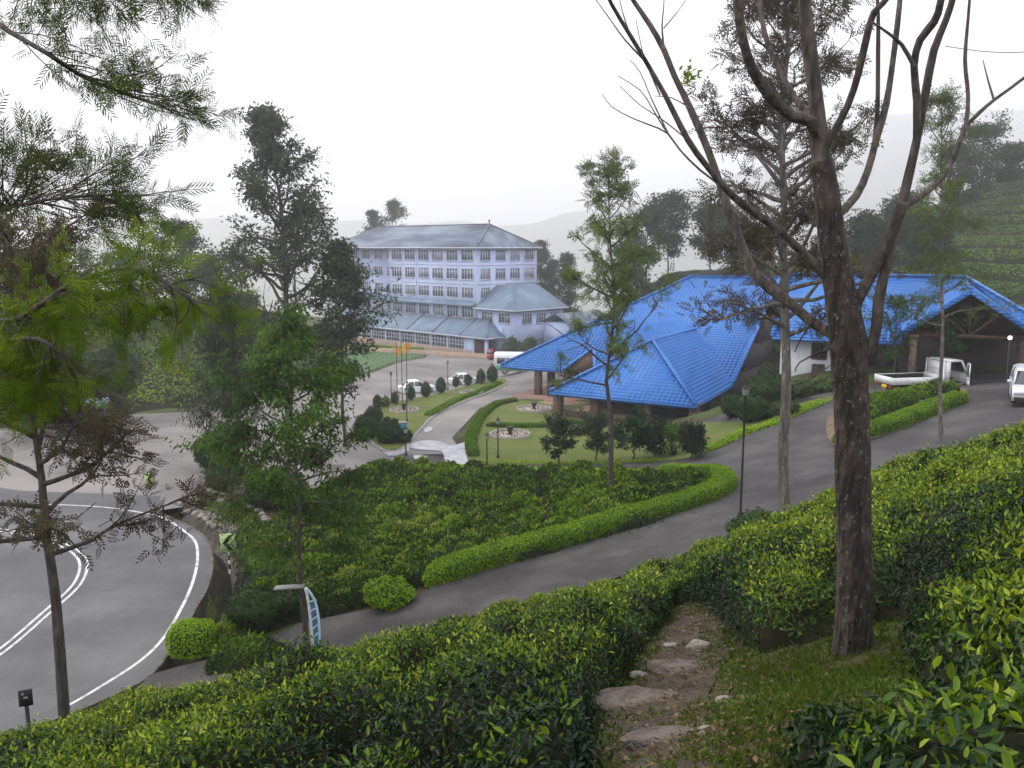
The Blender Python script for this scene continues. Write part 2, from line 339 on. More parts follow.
# ---- distant mountains
mxs=np.linspace(-2900,3000,150);mys=np.linspace(1800,3150,60);MX,MY=np.meshgrid(mxs,mys)
env=np.exp(-((MY-2500)/420)**2)
mh=(265+330*sstep(-100,1500,MX))*env*(.65+.6*fbm(MX,MY,620,5))-175
ii=(np.arange(59)[:,None]*150+np.arange(149)[None]); mq=np.stack([ii,ii+1,ii+151,ii+150],-1).reshape(-1,4)
M['hill']=mat('mountain_mat',(.03,.05,.02),.95,col2=(.05,.07,.03),scale=.02)
tag(MB().raw(np.stack([MX,MY,mh],-1).reshape(-1,3),mq).build('mountains',M['hill'],smooth=True),kind='structure')
# ---- paved sheets
def sheet(name,poly,dz,material,step=1.5,kind='structure'):
    bm=bmesh.new(); P=np.asarray(poly)[:,:2]
    vs=[bm.verts.new((float(p[0]),float(p[1]),0)) for p in P]; bm.faces.new(vs)
    bmesh.ops.triangulate(bm,faces=bm.faces[:])
    for ax in (0,1):
        lo,hi=P[:,ax].min(),P[:,ax].max(); k=math.ceil(lo/step)*step
        while k<hi:
            co=[0,0,0];co[ax]=k;no=[0,0,0];no[ax]=1
            bmesh.ops.bisect_plane(bm,geom=bm.verts[:]+bm.edges[:]+bm.faces[:],plane_co=co,plane_no=no,dist=1e-4); k+=step
    xy=np.array([v.co[:2] for v in bm.verts]); z=H(xy[:,0],xy[:,1])+dz
    for v,zz in zip(bm.verts,z): v.co.z=float(zz)
    for f in bm.faces:
        if f.normal.z<0: f.normal_flip()
        f.smooth=True
    me=bpy.data.meshes.new(name); bm.to_mesh(me); bm.free(); me.materials.append(material)
    o=link(bpy.data.objects.new(name,me)); return tag(o,kind=kind)
def asphalt(name,c1,c2,c3,s=.25,rough=.85):
    m,nt,b=new_mat(name); N=nt.nodes.new;L=nt.links.new
    tc=N('ShaderNodeTexCoord'); n1=N('ShaderNodeTexNoise'); n1.inputs['Scale'].default_value=s; n1.inputs['Detail'].default_value=8; n1.inputs['Roughness'].default_value=.65; L(tc.outputs['Object'],n1.inputs['Vector'])
    r=N('ShaderNodeValToRGB'); e=r.color_ramp.elements; e[0].position=.35;e[0].color=(*c1,1);e[1].position=.62;e[1].color=(*c3,1);k=e.new(.48);k.color=(*c2,1)
    L(n1.outputs['Fac'],r.inputs['Fac'])
    n2=N('ShaderNodeTexNoise'); n2.inputs['Scale'].default_value=14; n2.inputs['Detail'].default_value=7;n2.inputs['Roughness'].default_value=.8; L(tc.outputs['Object'],n2.inputs['Vector'])
    mp=N('ShaderNodeMapRange'); mp.inputs['To Min'].default_value=.55; mp.inputs['To Max'].default_value=1.45; L(n2.outputs['Fac'],mp.inputs['Value'])
    vm=N('ShaderNodeVectorMath'); vm.operation='SCALE'; L(r.outputs[0],vm.inputs[0]); L(mp.outputs[0],vm.inputs['Scale']); L(vm.outputs[0],b.inputs['Base Color'])
    b.inputs['Roughness'].default_value=rough; b.inputs['Specular IOR Level'].default_value=.2
    bp=N('ShaderNodeBump'); bp.inputs['Distance'].default_value=.01; bp.inputs['Strength'].default_value=.6; L(n2.outputs['Fac'],bp.inputs['Height']); L(bp.outputs[0],b.inputs['Normal']); return m
M['road']=asphalt('main_road_mat',(.075,.075,.08),(.10,.10,.105),(.14,.139,.142),.18,.7)
M['lay']=asphalt('worn_yard_mat',(.13,.12,.118),(.185,.17,.165),(.24,.22,.21),.12)
M['drive']=asphalt('dark_drive_mat',(.036,.032,.033),(.050,.045,.046),(.08,.073,.073),.4,.75)
M['lawn']=mat('lawn_mat',(.075,.11,.02),.95,col2=(.12,.13,.035),scale=.5,bump=.5,bscale=20)
M['white']=mat('road_paint_mat',(.60,.60,.60),.6,col2=(.2,.2,.21),scale=3,lo=.48,hi=.72,detail=9)
M['kerb']=mat('kerb_mat',(.33,.31,.30),.85,col2=(.18,.165,.155),scale=3)
M['conc']=mat('drain_concrete_mat',(.16,.14,.12),.9,col2=(.07,.06,.05),scale=2.5,bump=.4)
M['tan']=mat('tan_wall_mat',(.42,.3,.22),.9,col2=(.32,.24,.18),scale=1.5)
M['soil']=mat('bare_soil_mat',(.12,.08,.055),.95,col2=(.19,.14,.10),scale=4,bump=.8)
sheet('yard',lay_poly,.012,M['lay'],1.5)
sheet('road',road_poly,.03,M['road'],1.5)
sheet('driveway',drive_poly,.048,M['drive'],1.5)
def ribbon(name,P,w_,dz,material,zfun=None):
    P=np.asarray(P)[:,:2];t=nrm(np.gradient(P,axis=0));n=np.c_[-t[:,1],t[:,0]]
    a=P+n*w_/2;b=P-n*w_/2;V=np.r_[np.c_[a,H(a[:,0],a[:,1])+dz],np.c_[b,H(b[:,0],b[:,1])+dz]];k=len(P)
    i=np.arange(k-1);mb=MB().raw(V,np.stack([i,i+k,i+k+1,i+1],-1)); return tag(mb.build(name,material),kind='structure')
outer=smooth([PZ(*p,-13.3) for p in [(60,716),(102,687),(155,649),(182,608),(196,571),(196,544),(182,530),(164,519),(137,512.5),(91,507),(0,503.5),(-80,500)]],.4)
ribbon('edge_line',outer,.12,.045,M['white'])
dbl=smooth([PZ(*p,-13.3) for p in [(-60,690),(0,653),(45,615),(77,585),(83,562),(68,548),(41,539),(0,531),(-60,525)]],.4)
td=nrm(np.gradient(dbl[:,:2],axis=0));nd=np.c_[-td[:,1],td[:,0]]
ribbon('centre_line',dbl[:,:2]+nd*.14,.11,.045,M['white']); ribbon('centre_line',dbl[:,:2]-nd*.14,.11,.045,M['white'])
def sweep(name,P,prof,material,closed=False,z=None,smooth_=False,parent=None,mi=0,segm=None):
    """sweep an (offset, height) profile along a ground line; positive offsets lie to the right of travel"""
    P=np.asarray(P)[:,:2];t=np.gradient(P,axis=0)
    if closed: t=np.roll(P,-1,0)-np.roll(P,1,0)
    t=nrm(t);n=np.c_[t[:,1],-t[:,0]];zz=H(P[:,0],P[:,1]) if z is None else np.full(len(P),z);k=len(prof)
    V=np.stack([np.c_[P+n*o,zz+h] for o,h in prof],1).reshape(-1,3);m_=len(P);r=m_ if closed else m_-1
    i=np.arange(r)[:,None]*k;j=np.arange(k-1)[None];i2=((np.arange(r)+1)%m_)[:,None]*k
    mb=MB().raw(V,np.stack([i+j,i+j+1,i2+j+1,i2+j],-1).reshape(-1,4))
    if segm: mb.m=[np.tile(segm,r)]
    return mb.build(name,material,smooth=smooth_,parent=parent)
M['moss']=mat('mossy_black_wall_mat',(.012,.012,.011),.9,col2=(.04,.035,.028),scale=3,bump=.5)
tag(sweep('drain',dc,[(-.04,-.02),(-.04,.055),(.07,.055),(.1,-1.15),(.75,-1.2),(1.15,-.5),(1.5,-.04),(1.75,.05),(1.95,-.4)],[M['conc'],M['moss']],segm=[0,0,1,1,0,0,0,0]),kind='structure')
# ---- garden islands with kerbs
def kerbed(name,poly,h,grass,kerb=True,w_=.16):
    P=smooth([np.r_[p,0] for p in poly],.5,closed=True)[:,:2]
    if kerb: tag(sweep('kerb',P,[(-w_/2,-.05),(-w_/2,h+.03),(w_/2,h+.03),(w_/2,-.05)],M['kerb'],closed=True),kind='structure')
    sheet(name,P[::2],h,grass,1.5)
kerbed('lawn',gardA_poly,.12,M['lawn']); kerbed('lawn',gardB_poly,.09,M['lawn'],kerb=False); kerbed('lawn',island_poly,.1,M['soil'],kerb=False)
M['green_lawn']=mat('far_lawn_mat',(.05,.11,.035),.95,col2=(.07,.14,.045),scale=.6)
sheet('lawn',lawnC_poly,.05,M['green_lawn'],2)
# pale wet patches of old concrete where the garden drive meets the lower drive
M['wet']=mat('wet_patch_mat',(.42,.42,.45),.25,col2=(.25,.24,.26),scale=1.5,spec=.6)
for k,L_ in enumerate([[(386,447),(402,444),(410,450),(402,455),(390,457),(384,453)],[(405,447),(425,441),(440,442),(452,446),(470,441),(488,438),(484,449),(470,452),(474,458),(468,465),(455,464),(446,462),(441,452),(425,451)],[(414,456),(426,457),(424,462),(416,461)],[(424,429),(431,427),(432,431),(425,433)]]):
    sheet('puddle',smooth([np.r_[p,0] for p in GG(L_)[:,:2]],.4,closed=True)[:,:2],.062,M['wet'],1.5)

# trodden soil of the footpath
M['path']=mat('path_soil_mat',(.035,.027,.020),.95,col2=(.09,.072,.056),scale=2.2,bump=1.0,bscale=18,lo=.3,hi=.7)
_pl=[];_pr=[]
for yy in np.arange(.6,12.6,.45):
    cx=np.interp(yy,path_c[:,1],path_c[:,0]);wv=.24+.16*vnoise(yy*3,1.5,1); wl=np.interp(yy,[0,3,6,8,10.5,12.6],[.2,.3,.5,.5,.35,.1]);_pl.append([cx-wl*(.6+.5*vnoise(yy*4,7.,1)),yy]);_pr.append([cx+wv,yy])
sheet('path',np.array(_pl+_pr[::-1]),.02,M['path'],.4)
# ---------------------------------------------------------------- leaf colours
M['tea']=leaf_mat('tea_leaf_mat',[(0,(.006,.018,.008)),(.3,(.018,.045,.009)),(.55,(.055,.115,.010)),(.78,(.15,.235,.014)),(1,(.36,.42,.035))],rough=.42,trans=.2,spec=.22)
M['tea_far']=leaf_mat('tea_far_leaf_mat',[(0,(.012,.032,.006)),(.5,(.052,.11,.008)),(1,(.17,.27,.013))],rough=.6,trans=.2,spec=.06)
M['twig_shade']=mat('bush_twig_shade_mat',(.009,.014,.005),.95,col2=(.022,.018,.010),scale=9)  # solid core under the leaves, its colour darkened so the gaps look shaded
M['hedge_core']=mat('hedge_core_mat',(.03,.055,.010),.95,col2=(.02,.035,.010),scale=9)
M['hedge']=leaf_mat('hedge_leaf_mat',[(0,(.04,.10,.005)),(.5,(.13,.26,.008)),(1,(.30,.46,.012))],rough=.6,trans=.3,spec=.05)
M['grass']=leaf_mat('grass_blade_mat',[(0,(.02,.035,.008)),(.5,(.055,.095,.012)),(1,(.13,.16,.025))],rough=.7,trans=.3,spec=.05)
def in_view(P,mx=480):
    d=P[:,1]*cp_-P[:,2]*sp_; u=512+F*P[:,0]/np.maximum(d,.1); v=384-F*(P[:,1]*sp_+P[:,2]*cp_)/np.maximum(d,.1)
    return (d>.3)&(u>-mx)&(u<1024+mx)&(v>-mx)&(v<768+mx*1.2)
def scatter(V,Q,dens,rng):
    """points and normals spread over quads by area; dens: points per m2 for each quad"""
    a,b,c,d=[V[Q[:,k]] for k in range(4)]; n=np.cross(c-a,d-b); A=np.linalg.norm(n,axis=1)/2; n=nrm(n)
    cnt=rng.poisson(A*dens); i=np.repeat(np.arange(len(Q)),cnt); u=rng.rand(len(i))[:,None];v=rng.rand(len(i))[:,None]
    P=(a[i]*(1-u)+b[i]*u)*(1-v)+(d[i]*(1-u)+c[i]*u)*v; return P,n[i]
def worley(x,y,s,seed):
    rg=np.random.RandomState(seed);jt=rg.rand(64,64,3)
    xi=x/s;yi=y/s*1.0+500;xi=xi+500;i=np.floor(xi).astype(int);j=np.floor(yi).astype(int)
    f1=np.full(x.shape,9.);f2=f1.copy();idv=np.zeros(x.shape)
    for a in(-1,0,1):
        for b in(-1,0,1):
            q=jt[(i+a)%64,(j+b)%64]; d=np.hypot(i+a+.15+.7*q[...,0]-xi,j+b+.15+.7*q[...,1]-yi)
            c=d<f1; f2=np.where(c,f1,np.minimum(f2,d)); idv=np.where(c,q[...,2],idv); f1=np.where(c,d,f1)
    return f1,f2,idv
def tea_patch(name,label,inside,box,res,spacing,height,leaf,dens,seed,group=None,shoots=.2,tone0=.45,mat_=None,gap=.3,fold_d=0,zmask=None):
    """a plucked tea carpet: rounded bushes with dark gaps, a twiggy core coloured near black for shade and separate leaves"""
    rng=np.random.RandomState(seed); x=np.arange(box[0],box[1]+res,res);y=np.arange(box[2],box[3]+res,res);X,Y=np.meshgrid(x,y)
    s=inside(X,Y)                       # metres inside the outline (negative outside)
    wx=X+.25*spacing*(vnoise(X,Y,spacing)-.5);wy=Y+.25*spacing*(vnoise(X+31,Y,spacing)-.5)
    f1,f2,idv=worley(wx,wy,spacing,seed); e=(f2-f1)
    h=np.sqrt(np.clip(e/gap,0,1)*(2-np.clip(e/gap,0,1)))*(.72+.42*idv)*height*(.45*1+.55*np.clip(1.1-f1*.9,0,1))
    h=h*(.62+.7*fbm(X,Y,.5,3))*(.78+.4*vnoise(X+3,Y+8,2.6)); edge=np.clip(s/(.6*spacing),0,1); h=h*np.sqrt(edge*(2-edge))
    gh=H(X,Y); Zt=gh+np.where(s>0,.04+h,-.3)
    V=np.stack([X,Y,Zt],-1).reshape(-1,3); nx=len(x); ny=len(y)
    i=(np.arange(ny-1)[:,None]*nx+np.arange(nx-1)[None]).ravel();Q=np.stack([i,i+1,i+nx+1,i+nx],-1)
    ok=(s.ravel()[Q]>-.05).any(1); vis=in_view(V); ok&=vis[Q].any(1); Q=Q[ok]
    core=V.copy(); core[:,2]-=.05
    mb=MB(); mb.raw(core,Q,1)
    hv=h.ravel(); fh=hv[Q].mean(1)/height; fc=V[Q].mean(1); dist=np.linalg.norm(fc,axis=1)
    Ls=leaf(dist); dn=dens(dist)*(fh>.12)*np.where(fh<.3,.5,1); P,Nn=scatter(V,Q,dn,rng)
    keep=in_view(P,420); P=P[keep];Nn=Nn[keep]; n=len(P); d=np.linalg.norm(P,axis=1); Ln=leaf(d)*rng.uniform(.65,1.25,n)
    big=vnoise(P[:,0],P[:,1],spacing*.9)*.55+vnoise(P[:,0]+40,P[:,1],spacing*3)*.45
    hh=np.clip((P[:,2]-H(P[:,0],P[:,1]))/height,0,1.3)
    P=P+Nn*(rng.uniform(-.13,.05,n)+.11*rng.rand(n)**5)[:,None]*np.where(d<12,1,.6)[:,None]
    D=rng.normal(size=(n,3)); D-=Nn*(D*Nn).sum(1)[:,None]; D=nrm(D)+Nn*rng.uniform(.0,.9,n)[:,None]
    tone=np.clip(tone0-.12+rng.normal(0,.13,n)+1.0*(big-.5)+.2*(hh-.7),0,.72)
    sh=(rng.rand(n)<shoots*np.clip(.2+1.6*big,0,1.5)*(hh>.55)); D[sh]=nrm(D[sh]*.6)+np.array([0,0,.9]); tone[sh]=np.clip(rng.uniform(.62,1,sh.sum())*np.clip(.6+big[sh]*.7,0,1),0,1); P[sh,2]+=.02+.09*rng.rand(sh.sum())**2; Ln[sh]*=rng.uniform(.7,1.25,sh.sum())
    N2=nrm(Nn+rng.normal(0,.45,(n,3))); lf=MB() if False else mb
    near=d<fold_d
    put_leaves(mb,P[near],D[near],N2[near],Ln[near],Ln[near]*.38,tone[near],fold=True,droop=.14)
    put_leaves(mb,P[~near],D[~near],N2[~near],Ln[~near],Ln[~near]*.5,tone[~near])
    print(name,label[:20],'leaves',n,'core',len(Q))
    o=mb.build(name,[mat_ or M['tea'],M['twig_shade']],tone=True); return tag(o,label,None,group,'stuff')
def poly_in(P,holes=()):
    P=np.asarray(P)[:,:2]
    def f(x,y):
        d=dist_line(P,x,y,True); s=np.where(in_poly(P,x,y),d,-d)
        for hl in holes: s=np.minimum(s,-hl(x,y))
        return s
    return f
drive_in=poly_in(drive_poly); road_in=poly_in(road_poly)
tree_spots=[(2.7,6.35,.5)]+[(2.66*t,6.3*t,.42) for t in (.6,.68,.76,.84,.92)]+[(2.2,6.5,.45)]
def slope_in(side):
    def f(x,y):
        # metres inside the tea of the near slope
        d=np.minimum(-drive_in(x,y)-.7, -(road_in(x,y))-1.2)
        d=np.minimum(d,y+3); g=path_gap(x,y)
        cx=np.interp(y,path_c[:,1],path_c[:,0])
        open_=(y<13.5)
        if side=='l': d=np.where(open_,np.minimum(d,np.where(x<cx,(g-1)*.5,-1)),np.where(x<cx+.1,d,-1))
        else: d=np.where(open_,np.minimum(d,np.where(x>cx,(g-1)*.5,-1)),np.where(x>cx-.1,d,-1))
        for tx,ty,tr in tree_spots: d=np.minimum(d,np.hypot(x-tx,y-ty)-tr)
        return d
    return f
lf=lambda d:np.interp(d,[2,6,12,25,45,100],[.066,.050,.050,.08,.13,.26])
dn=lambda d:np.interp(d,[2,6,12,25,45,100],[2600,3200,2800,1100,360,80])
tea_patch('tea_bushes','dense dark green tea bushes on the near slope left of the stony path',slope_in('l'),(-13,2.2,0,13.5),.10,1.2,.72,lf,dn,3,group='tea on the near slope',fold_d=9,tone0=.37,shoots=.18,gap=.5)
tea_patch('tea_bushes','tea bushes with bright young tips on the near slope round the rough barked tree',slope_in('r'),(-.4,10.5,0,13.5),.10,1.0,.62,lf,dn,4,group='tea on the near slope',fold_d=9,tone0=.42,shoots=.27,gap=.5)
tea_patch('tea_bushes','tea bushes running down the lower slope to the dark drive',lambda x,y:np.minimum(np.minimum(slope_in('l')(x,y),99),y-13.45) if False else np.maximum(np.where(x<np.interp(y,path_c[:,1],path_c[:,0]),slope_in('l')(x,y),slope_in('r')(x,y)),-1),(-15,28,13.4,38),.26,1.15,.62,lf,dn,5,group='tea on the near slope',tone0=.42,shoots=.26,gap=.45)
# middle field inside the drive loop
mid_poly=GG([(238,622),(243,590),(246,560),(262,535),(300,505),(350,478),(395,468),(480,475),(560,480),(640,480),(700,481),(716,490),(700,500),(650,516),(560,545),(500,562),(430,580),(400,595),(370,606),(330,617),(300,622),(270,632)])[:,:2]
tea_patch('tea_bushes','clipped tea field filling the loop between the dark drive and the garden',poly_in(mid_poly),(-16,14,26,56),.3,1.5,.85,lambda d:np.interp(d,[25,60],[.15,.22]),lambda d:np.interp(d,[25,60],[330,150]),6,tone0=.27,shoots=.10,mat_=M['tea_far'],gap=.5)
isl=GG([(835,428),(838,416),(855,407),(890,399),(930,394),(958,392),(962,397),(930,404),(900,416),(860,432)])[:,:2]
tea_patch('tea_bushes','bright tea bushes on the raised island in front of the white truck',poly_in(isl),(10,32,34,55),.25,1.2,.75,lambda d:.17+0*d,lambda d:230+0*d,8,tone0=.5,shoots=.25,mat_=M['tea_far'])
low_poly=GG([(205,676),(210,655),(235,645),(270,640),(290,650),(280,662),(240,675)])[:,:2]
tea_patch('tea_bushes','low dark bushes on the verge above the end of the drain',poly_in(low_poly),(-14,-4,22,30),.25,1.1,.6,lambda d:.12+0*d,lambda d:400+0*d,9,tone0=.3,shoots=.05,mat_=M['tea_far'])
# far tea on the hillside to the right and on the left beyond the yard: contour rows
def hill_rows(name,label,inside,box,res,row,seed,hgt=.8,dens=14,lsize=.34,t0=.5):
    rng=np.random.RandomState(seed);x=np.arange(box[0],box[1],res);y=np.arange(box[2],box[3],res);X,Y=np.meshgrid(x,y);g=H(X,Y)
    s=inside(X,Y); ph=((g if row<1.6 and X.mean()>0 else .8*Y+.3*X+g)+1.2*(fbm(X,Y,14,2)-.5))/row*2*math.pi; h=hgt*np.clip(.5+.75*np.cos(ph),0,1)**.6*(.7+.5*fbm(X,Y,1.4,2)); h=h*np.clip(s/1.5,0,1)
    V=np.stack([X,Y,g+np.where(s>0,h+.03,-.4)],-1).reshape(-1,3);nx=len(x);i=(np.arange(len(y)-1)[:,None]*nx+np.arange(nx-1)[None]).ravel();Q=np.stack([i,i+1,i+nx+1,i+nx],-1)
    ok=(s.ravel()[Q]>0).any(1)&in_view(V,60)[Q].any(1);Q=Q[ok]
    mb=MB();mb.raw(V,Q,1); fh=h.ravel()[Q].mean(1); P,Nn=scatter(V,Q,dens*(fh>.3),rng);n=len(P)
    D=rng.normal(size=(n,3));D=nrm(D-Nn*(D*Nn).sum(1)[:,None])+Nn*.3; put_leaves(mb,P,D,nrm(Nn+rng.normal(0,.3,(n,3))),lsize*rng.uniform(.7,1.3,n),lsize*.6,np.clip(t0+rng.normal(0,.13,n)+.5*(vnoise(P[:,0],P[:,1],9)-.5),0,1))
    print(name,n,len(Q)); return tag(mb.build(name,[M['tea_far'],M['twig_shade']],tone=True),label,kind='stuff')
hill_rows('tea_rows','tea rows following the contours of the hillside behind the blue roofs',lambda x,y:np.minimum(np.minimum(y-82-.12*np.maximum(40-x,0),155-y),x-14),(14,125,82,155),.42,1.55,11,t0=.6)
farleft=lambda x,y:-poly_in(np.r_[lay_poly])(x,y)-2.5
hill_rows('tea_rows','bright green tea slope beyond the grey yard on the left',lambda x,y:np.minimum(np.minimum(farleft(x,y),np.minimum(-19-.35*(y-100)*(y>100)-x,198-y)),y-62),(-95,-12,62,198),.6,1.4,12,dens=9,lsize=.42,t0=.72)
# ---- grass, verge plants and litter close to the camera
def tufts(name,label,inside,box,n,size,seed,tone=.5,kind='stuff'):
    rng=np.random.RandomState(seed);x=rng.uniform(box[0],box[1],n);y=rng.uniform(box[2],box[3],n);k=(inside(x,y)>0)&(rng.rand(n)<np.clip(vnoise(x,y,.5)*2.2-.35,0,1));x=x[k];y=y[k]
    P=np.c_[x,y,H(x,y)-.005];k=in_view(P,60);P=P[k]
    cnt=5;P=np.repeat(P,cnt,0);n=len(P);P=P+np.c_[rng.normal(0,size*.35,(n,2)),np.zeros(n)]
    D=np.c_[rng.normal(0,.6,(n,2)),np.ones(n)];L=size*rng.uniform(.5,1.3,n);mb=MB()
    put_leaves(mb,P,D,rng.normal(size=(n,3)),L,L*.22,np.clip(tone+rng.normal(0,.2,n),0,1),droop=.3)
    print(name,n); return tag(mb.build(name,M['grass'],tone=True),label,kind=kind)
def near_path(x,y): return np.where((y<14)&(y>.5),1-np.abs(path_gap(x,y)-1.1)/1.0,-1)
tufts('grass','low grass and weeds creeping over both sides of the stony path',lambda x,y:np.where((y<14)&(y>.5)&(path_gap(x,y)<np.where(x>np.interp(y,path_c[:,1],path_c[:,0]),8,1.4))&((x<np.interp(y,path_c[:,1],path_c[:,0]))|(slope_in('r')(x,y)<.25))&((path_gap(x,y)>.55)|((x-np.interp(y,path_c[:,1],path_c[:,0]))>.12)|(vnoise(x+5,y,.35)>.62)),1,-1),(-1,4.5,1,14),60000,.05,21,tone=.5)
verge_poly=GG([(232,575),(222,560),(216,545),(232,520),(215,500),(170,505),(165,512),(185,520),(212,537),(222,560),(214,600),(200,640),(178,672),(200,675),(235,640),(238,600)])[:,:2]
vp=poly_in(verge_poly)
tufts('grass','rough bright grass on the bank beside the drain',lambda x,y:np.where((vp(x,y)>-1.5)&(-road_in(x,y)>1.9)&(-drive_in(x,y)>.6)&(-poly_in(mid_poly)(x,y)>-.3),1,-1),(-18,-7,23,52),26000,.2,22,tone=.55)
tufts('grass','thin grass along both edges of the dark drive',lambda x,y:np.where((drive_in(x,y)<-.05)&(drive_in(x,y)>-.9),1,-1),(-8,30,20,60),22000,.12,23,tone=.5)
# ---- clipped hedges
def hedge(name,label,pts,w_,h_,seed,closed=False,bright=.6,n=None,group=None,lsz=.09):
    rng=np.random.RandomState(seed); P=smooth([np.array([p[0],p[1],0]) for p in pts],.35,closed)[:,:2]
    k=12;a=np.linspace(0,math.pi,k); ex=np.sign(np.cos(a))*np.abs(np.cos(a))**.35*w_/2; ez=np.abs(np.sin(a))**.3*h_
    t=np.gradient(P,axis=0)
    if closed:t=np.roll(P,-1,0)-np.roll(P,1,0)
    t=nrm(t);nn=np.c_[t[:,1],-t[:,0]];wv=(.85+.3*vnoise(P[:,0],P[:,1],1.2));hv=(.9+.2*vnoise(P[:,0]+9,P[:,1],1.5))
    if not closed:
        s=np.arange(len(P))*.35; en=np.minimum(s,s[::-1]); f=np.sqrt(np.clip(en/(w_*.5),.04,1)); wv=wv*f; hv=hv*np.sqrt(f)
    V=np.stack([np.c_[P+nn*(ex[j]*wv)[:,None],H(P[:,0],P[:,1])-.1+(ez[j]*hv)] for j in range(k)],1).reshape(-1,3);V=V+rng.normal(0,.012,V.shape);m_=len(P);r=m_ if closed else m_-1
    i=np.arange(r)[:,None]*k;j=np.arange(k-1)[None];i2=((np.arange(r)+1)%m_)[:,None]*k
    Q=np.stack([i+j,i2+j,i2+j+1,i+j+1],-1).reshape(-1,4); mb=MB().raw(V,Q,1)
    dist=np.linalg.norm(P.mean(0)); lsz=lsz*.8;Pt,Nn=scatter(V,Q,1.5/(lsz*lsz*.5)*1.15,rng);n=len(Pt)
    D=rng.normal(size=(n,3));D=nrm(D-Nn*(D*Nn).sum(1)[:,None])+Nn*rng.uniform(.1,.8,n)[:,None]
    up=np.clip(Nn[:,2],0,1)
    put_leaves(mb,Pt+Nn*rng.uniform(-.01,.07,n)[:,None],D,nrm(Nn+rng.normal(0,.4,(n,3))),lsz*rng.uniform(.7,1.4,n),lsz*.55,np.clip(bright+rng.normal(0,.16,n)+.3*(vnoise(Pt[:,0],Pt[:,1],.8)-.5),0,1))
    print('hedge',n); return tag(mb.build(name,[M['hedge'],M['hedge_core']],tone=True),label,'hedge',group)
hedge('hedge','bright clipped hedge curling round the tea field beside the dark drive',GG([(424,587),(445,579),(480,568),(520,556),(560,545),(610,531),(660,516),(700,503),(722,492),(722,484),(705,480),(660,478)])[:,:2],1.0,.78,31,bright=.48)
hedge('hedge','low bright hedge closing the far side of the tea field behind the small trees',GG([(655,478),(600,476),(540,475),(480,474),(430,471)])[:,:2],1.0,.45,32,bright=.85,lsz=.12)
hedge('hedge','clipped hedge along the drive side of the island by the white truck',GG([(832,443),(830,434),(834,443),(850,442),(880,434),(910,422),(940,410),(962,401)])[2:,:2],.9,.7,33,bright=.4,lsz=.12)
hedge('hedge','loose hedge bordering the curved garden lawn beside the pale drive',GG([(474,458),(471,446),(474,432),(483,417),(497,406),(516,402)])[:,:2],(.7),.5,34,bright=.12,lsz=.14)
hedge('hedge','low row of dark shrubs crossing the lawn between the two round beds',GG([(486,427),(510,428),(545,428),(575,425),(600,428)])[:,:2],.6,.45,35,bright=.1,lsz=.14)
hedge('hedge','dark shrub border beside the kerb of the topiary garden',GG([(428,417),(440,411),(460,400),(480,393),(500,384)])[:,:2],(.8),.42,36,bright=.22,lsz=.15)
hedge('hedge','yellow green hedge edging the distant lawn below the factory',np.r_[GG([(340,349.5),(365,350),(400,352),(424,353.5)])][:,:2],1.2,1.0,37,bright=.7,lsz=.25)
hedge('hedge','bright strip of groundcover edging the lawn by the drive fork',GG([(480,462),(520,463.5),(560,464),(620,463),(660,461)])[:,:2],.5,.18,38,bright=.75,lsz=.1)
hedge('hedge','bright low border between the grass bank and the rising drive',GG([(692,456),(718,448),(745,434.5),(775,424),(800,413),(825,403)])[:,:2],.8,.3,39,bright=.7,lsz=.12)
def bush(name,label,c,r,h_,seed,material=None,bright=.5,lsz=.1,cat='shrub',group=None,boxy=.0,trunk=0,dens=1.0,mats=None):
    """a rounded or clipped shrub: knobbly core under a coat of leaves"""
    rng=np.random.RandomState(seed);k1,k2=18,11;a=np.linspace(0,2*math.pi,k1,endpoint=False);b=np.linspace(.02,math.pi-.02,k2)
    A,B=np.meshgrid(a,b);pw=1-.6*boxy;ca=np.sign(np.cos(A))*np.abs(np.cos(A))**pw;sa=np.sign(np.sin(A))*np.abs(np.sin(A))**pw
    sb=np.abs(np.sin(B))**pw;cb=np.sign(np.cos(B))*np.abs(np.cos(B))**pw;nz=1+(.35*(1-boxy)+.05)*(rng.rand(k2,k1)-.5)
    if cat=='topiary': nz=nz*np.clip(.62+.55*np.linspace(0,1,k2),0,1.05)[:,None]; nz=nz/ nz.max()*1.1
    rx=r if np.isscalar(r) else r[0];ry=r if np.isscalar(r) else r[1]
    V=np.stack([rx*ca*sb*nz,ry*sa*sb*nz,trunk+h_/2*(1+cb*(1 if cat=='topiary' else nz))],-1).reshape(-1,3)
    i=np.arange(k2-1)[:,None]*k1;j=np.arange(k1)[None];j2=(j+1)%k1;Q=np.stack([i+j,i+k1+j,i+k1+j2,i+j2],-1).reshape(-1,4)
    V2=V.copy();V2[:,:2]*=.88;V2[:,2]=trunk+h_/2+(V[:,2]-trunk-h_/2)*.9
    mb=MB().raw(V2,Q,1); P,Nn=scatter(V,Q,dens*1.5/(lsz*lsz*.5),rng);n=len(P);D=rng.normal(size=(n,3));D=nrm(D-Nn*(D*Nn).sum(1)[:,None])+Nn*rng.uniform(.0,1,n)[:,None]
    put_leaves(mb,P-Nn*rng.uniform(0,.12,n)[:,None]*r if np.isscalar(r) else P,D,nrm(Nn+rng.normal(0,.5,(n,3))),lsz*rng.uniform(.7,1.4,n),lsz*.5,np.clip(bright+rng.normal(0,.15,n),0,1))
    mats=mats or [material or M['hedge'],M['hedge_core']]
    if trunk>0:
        root=empty(name,c,0,label,cat,group); mb.build('crown',mats,root,tone=True); MB().tube([(0,0,-.1),(0,0,trunk+h_*.3)],[.05,.04],6).build('trunk',M['bark'],root); return root
    return tag(mb.build(name,mats,tone=True,loc=c),label,cat,group)

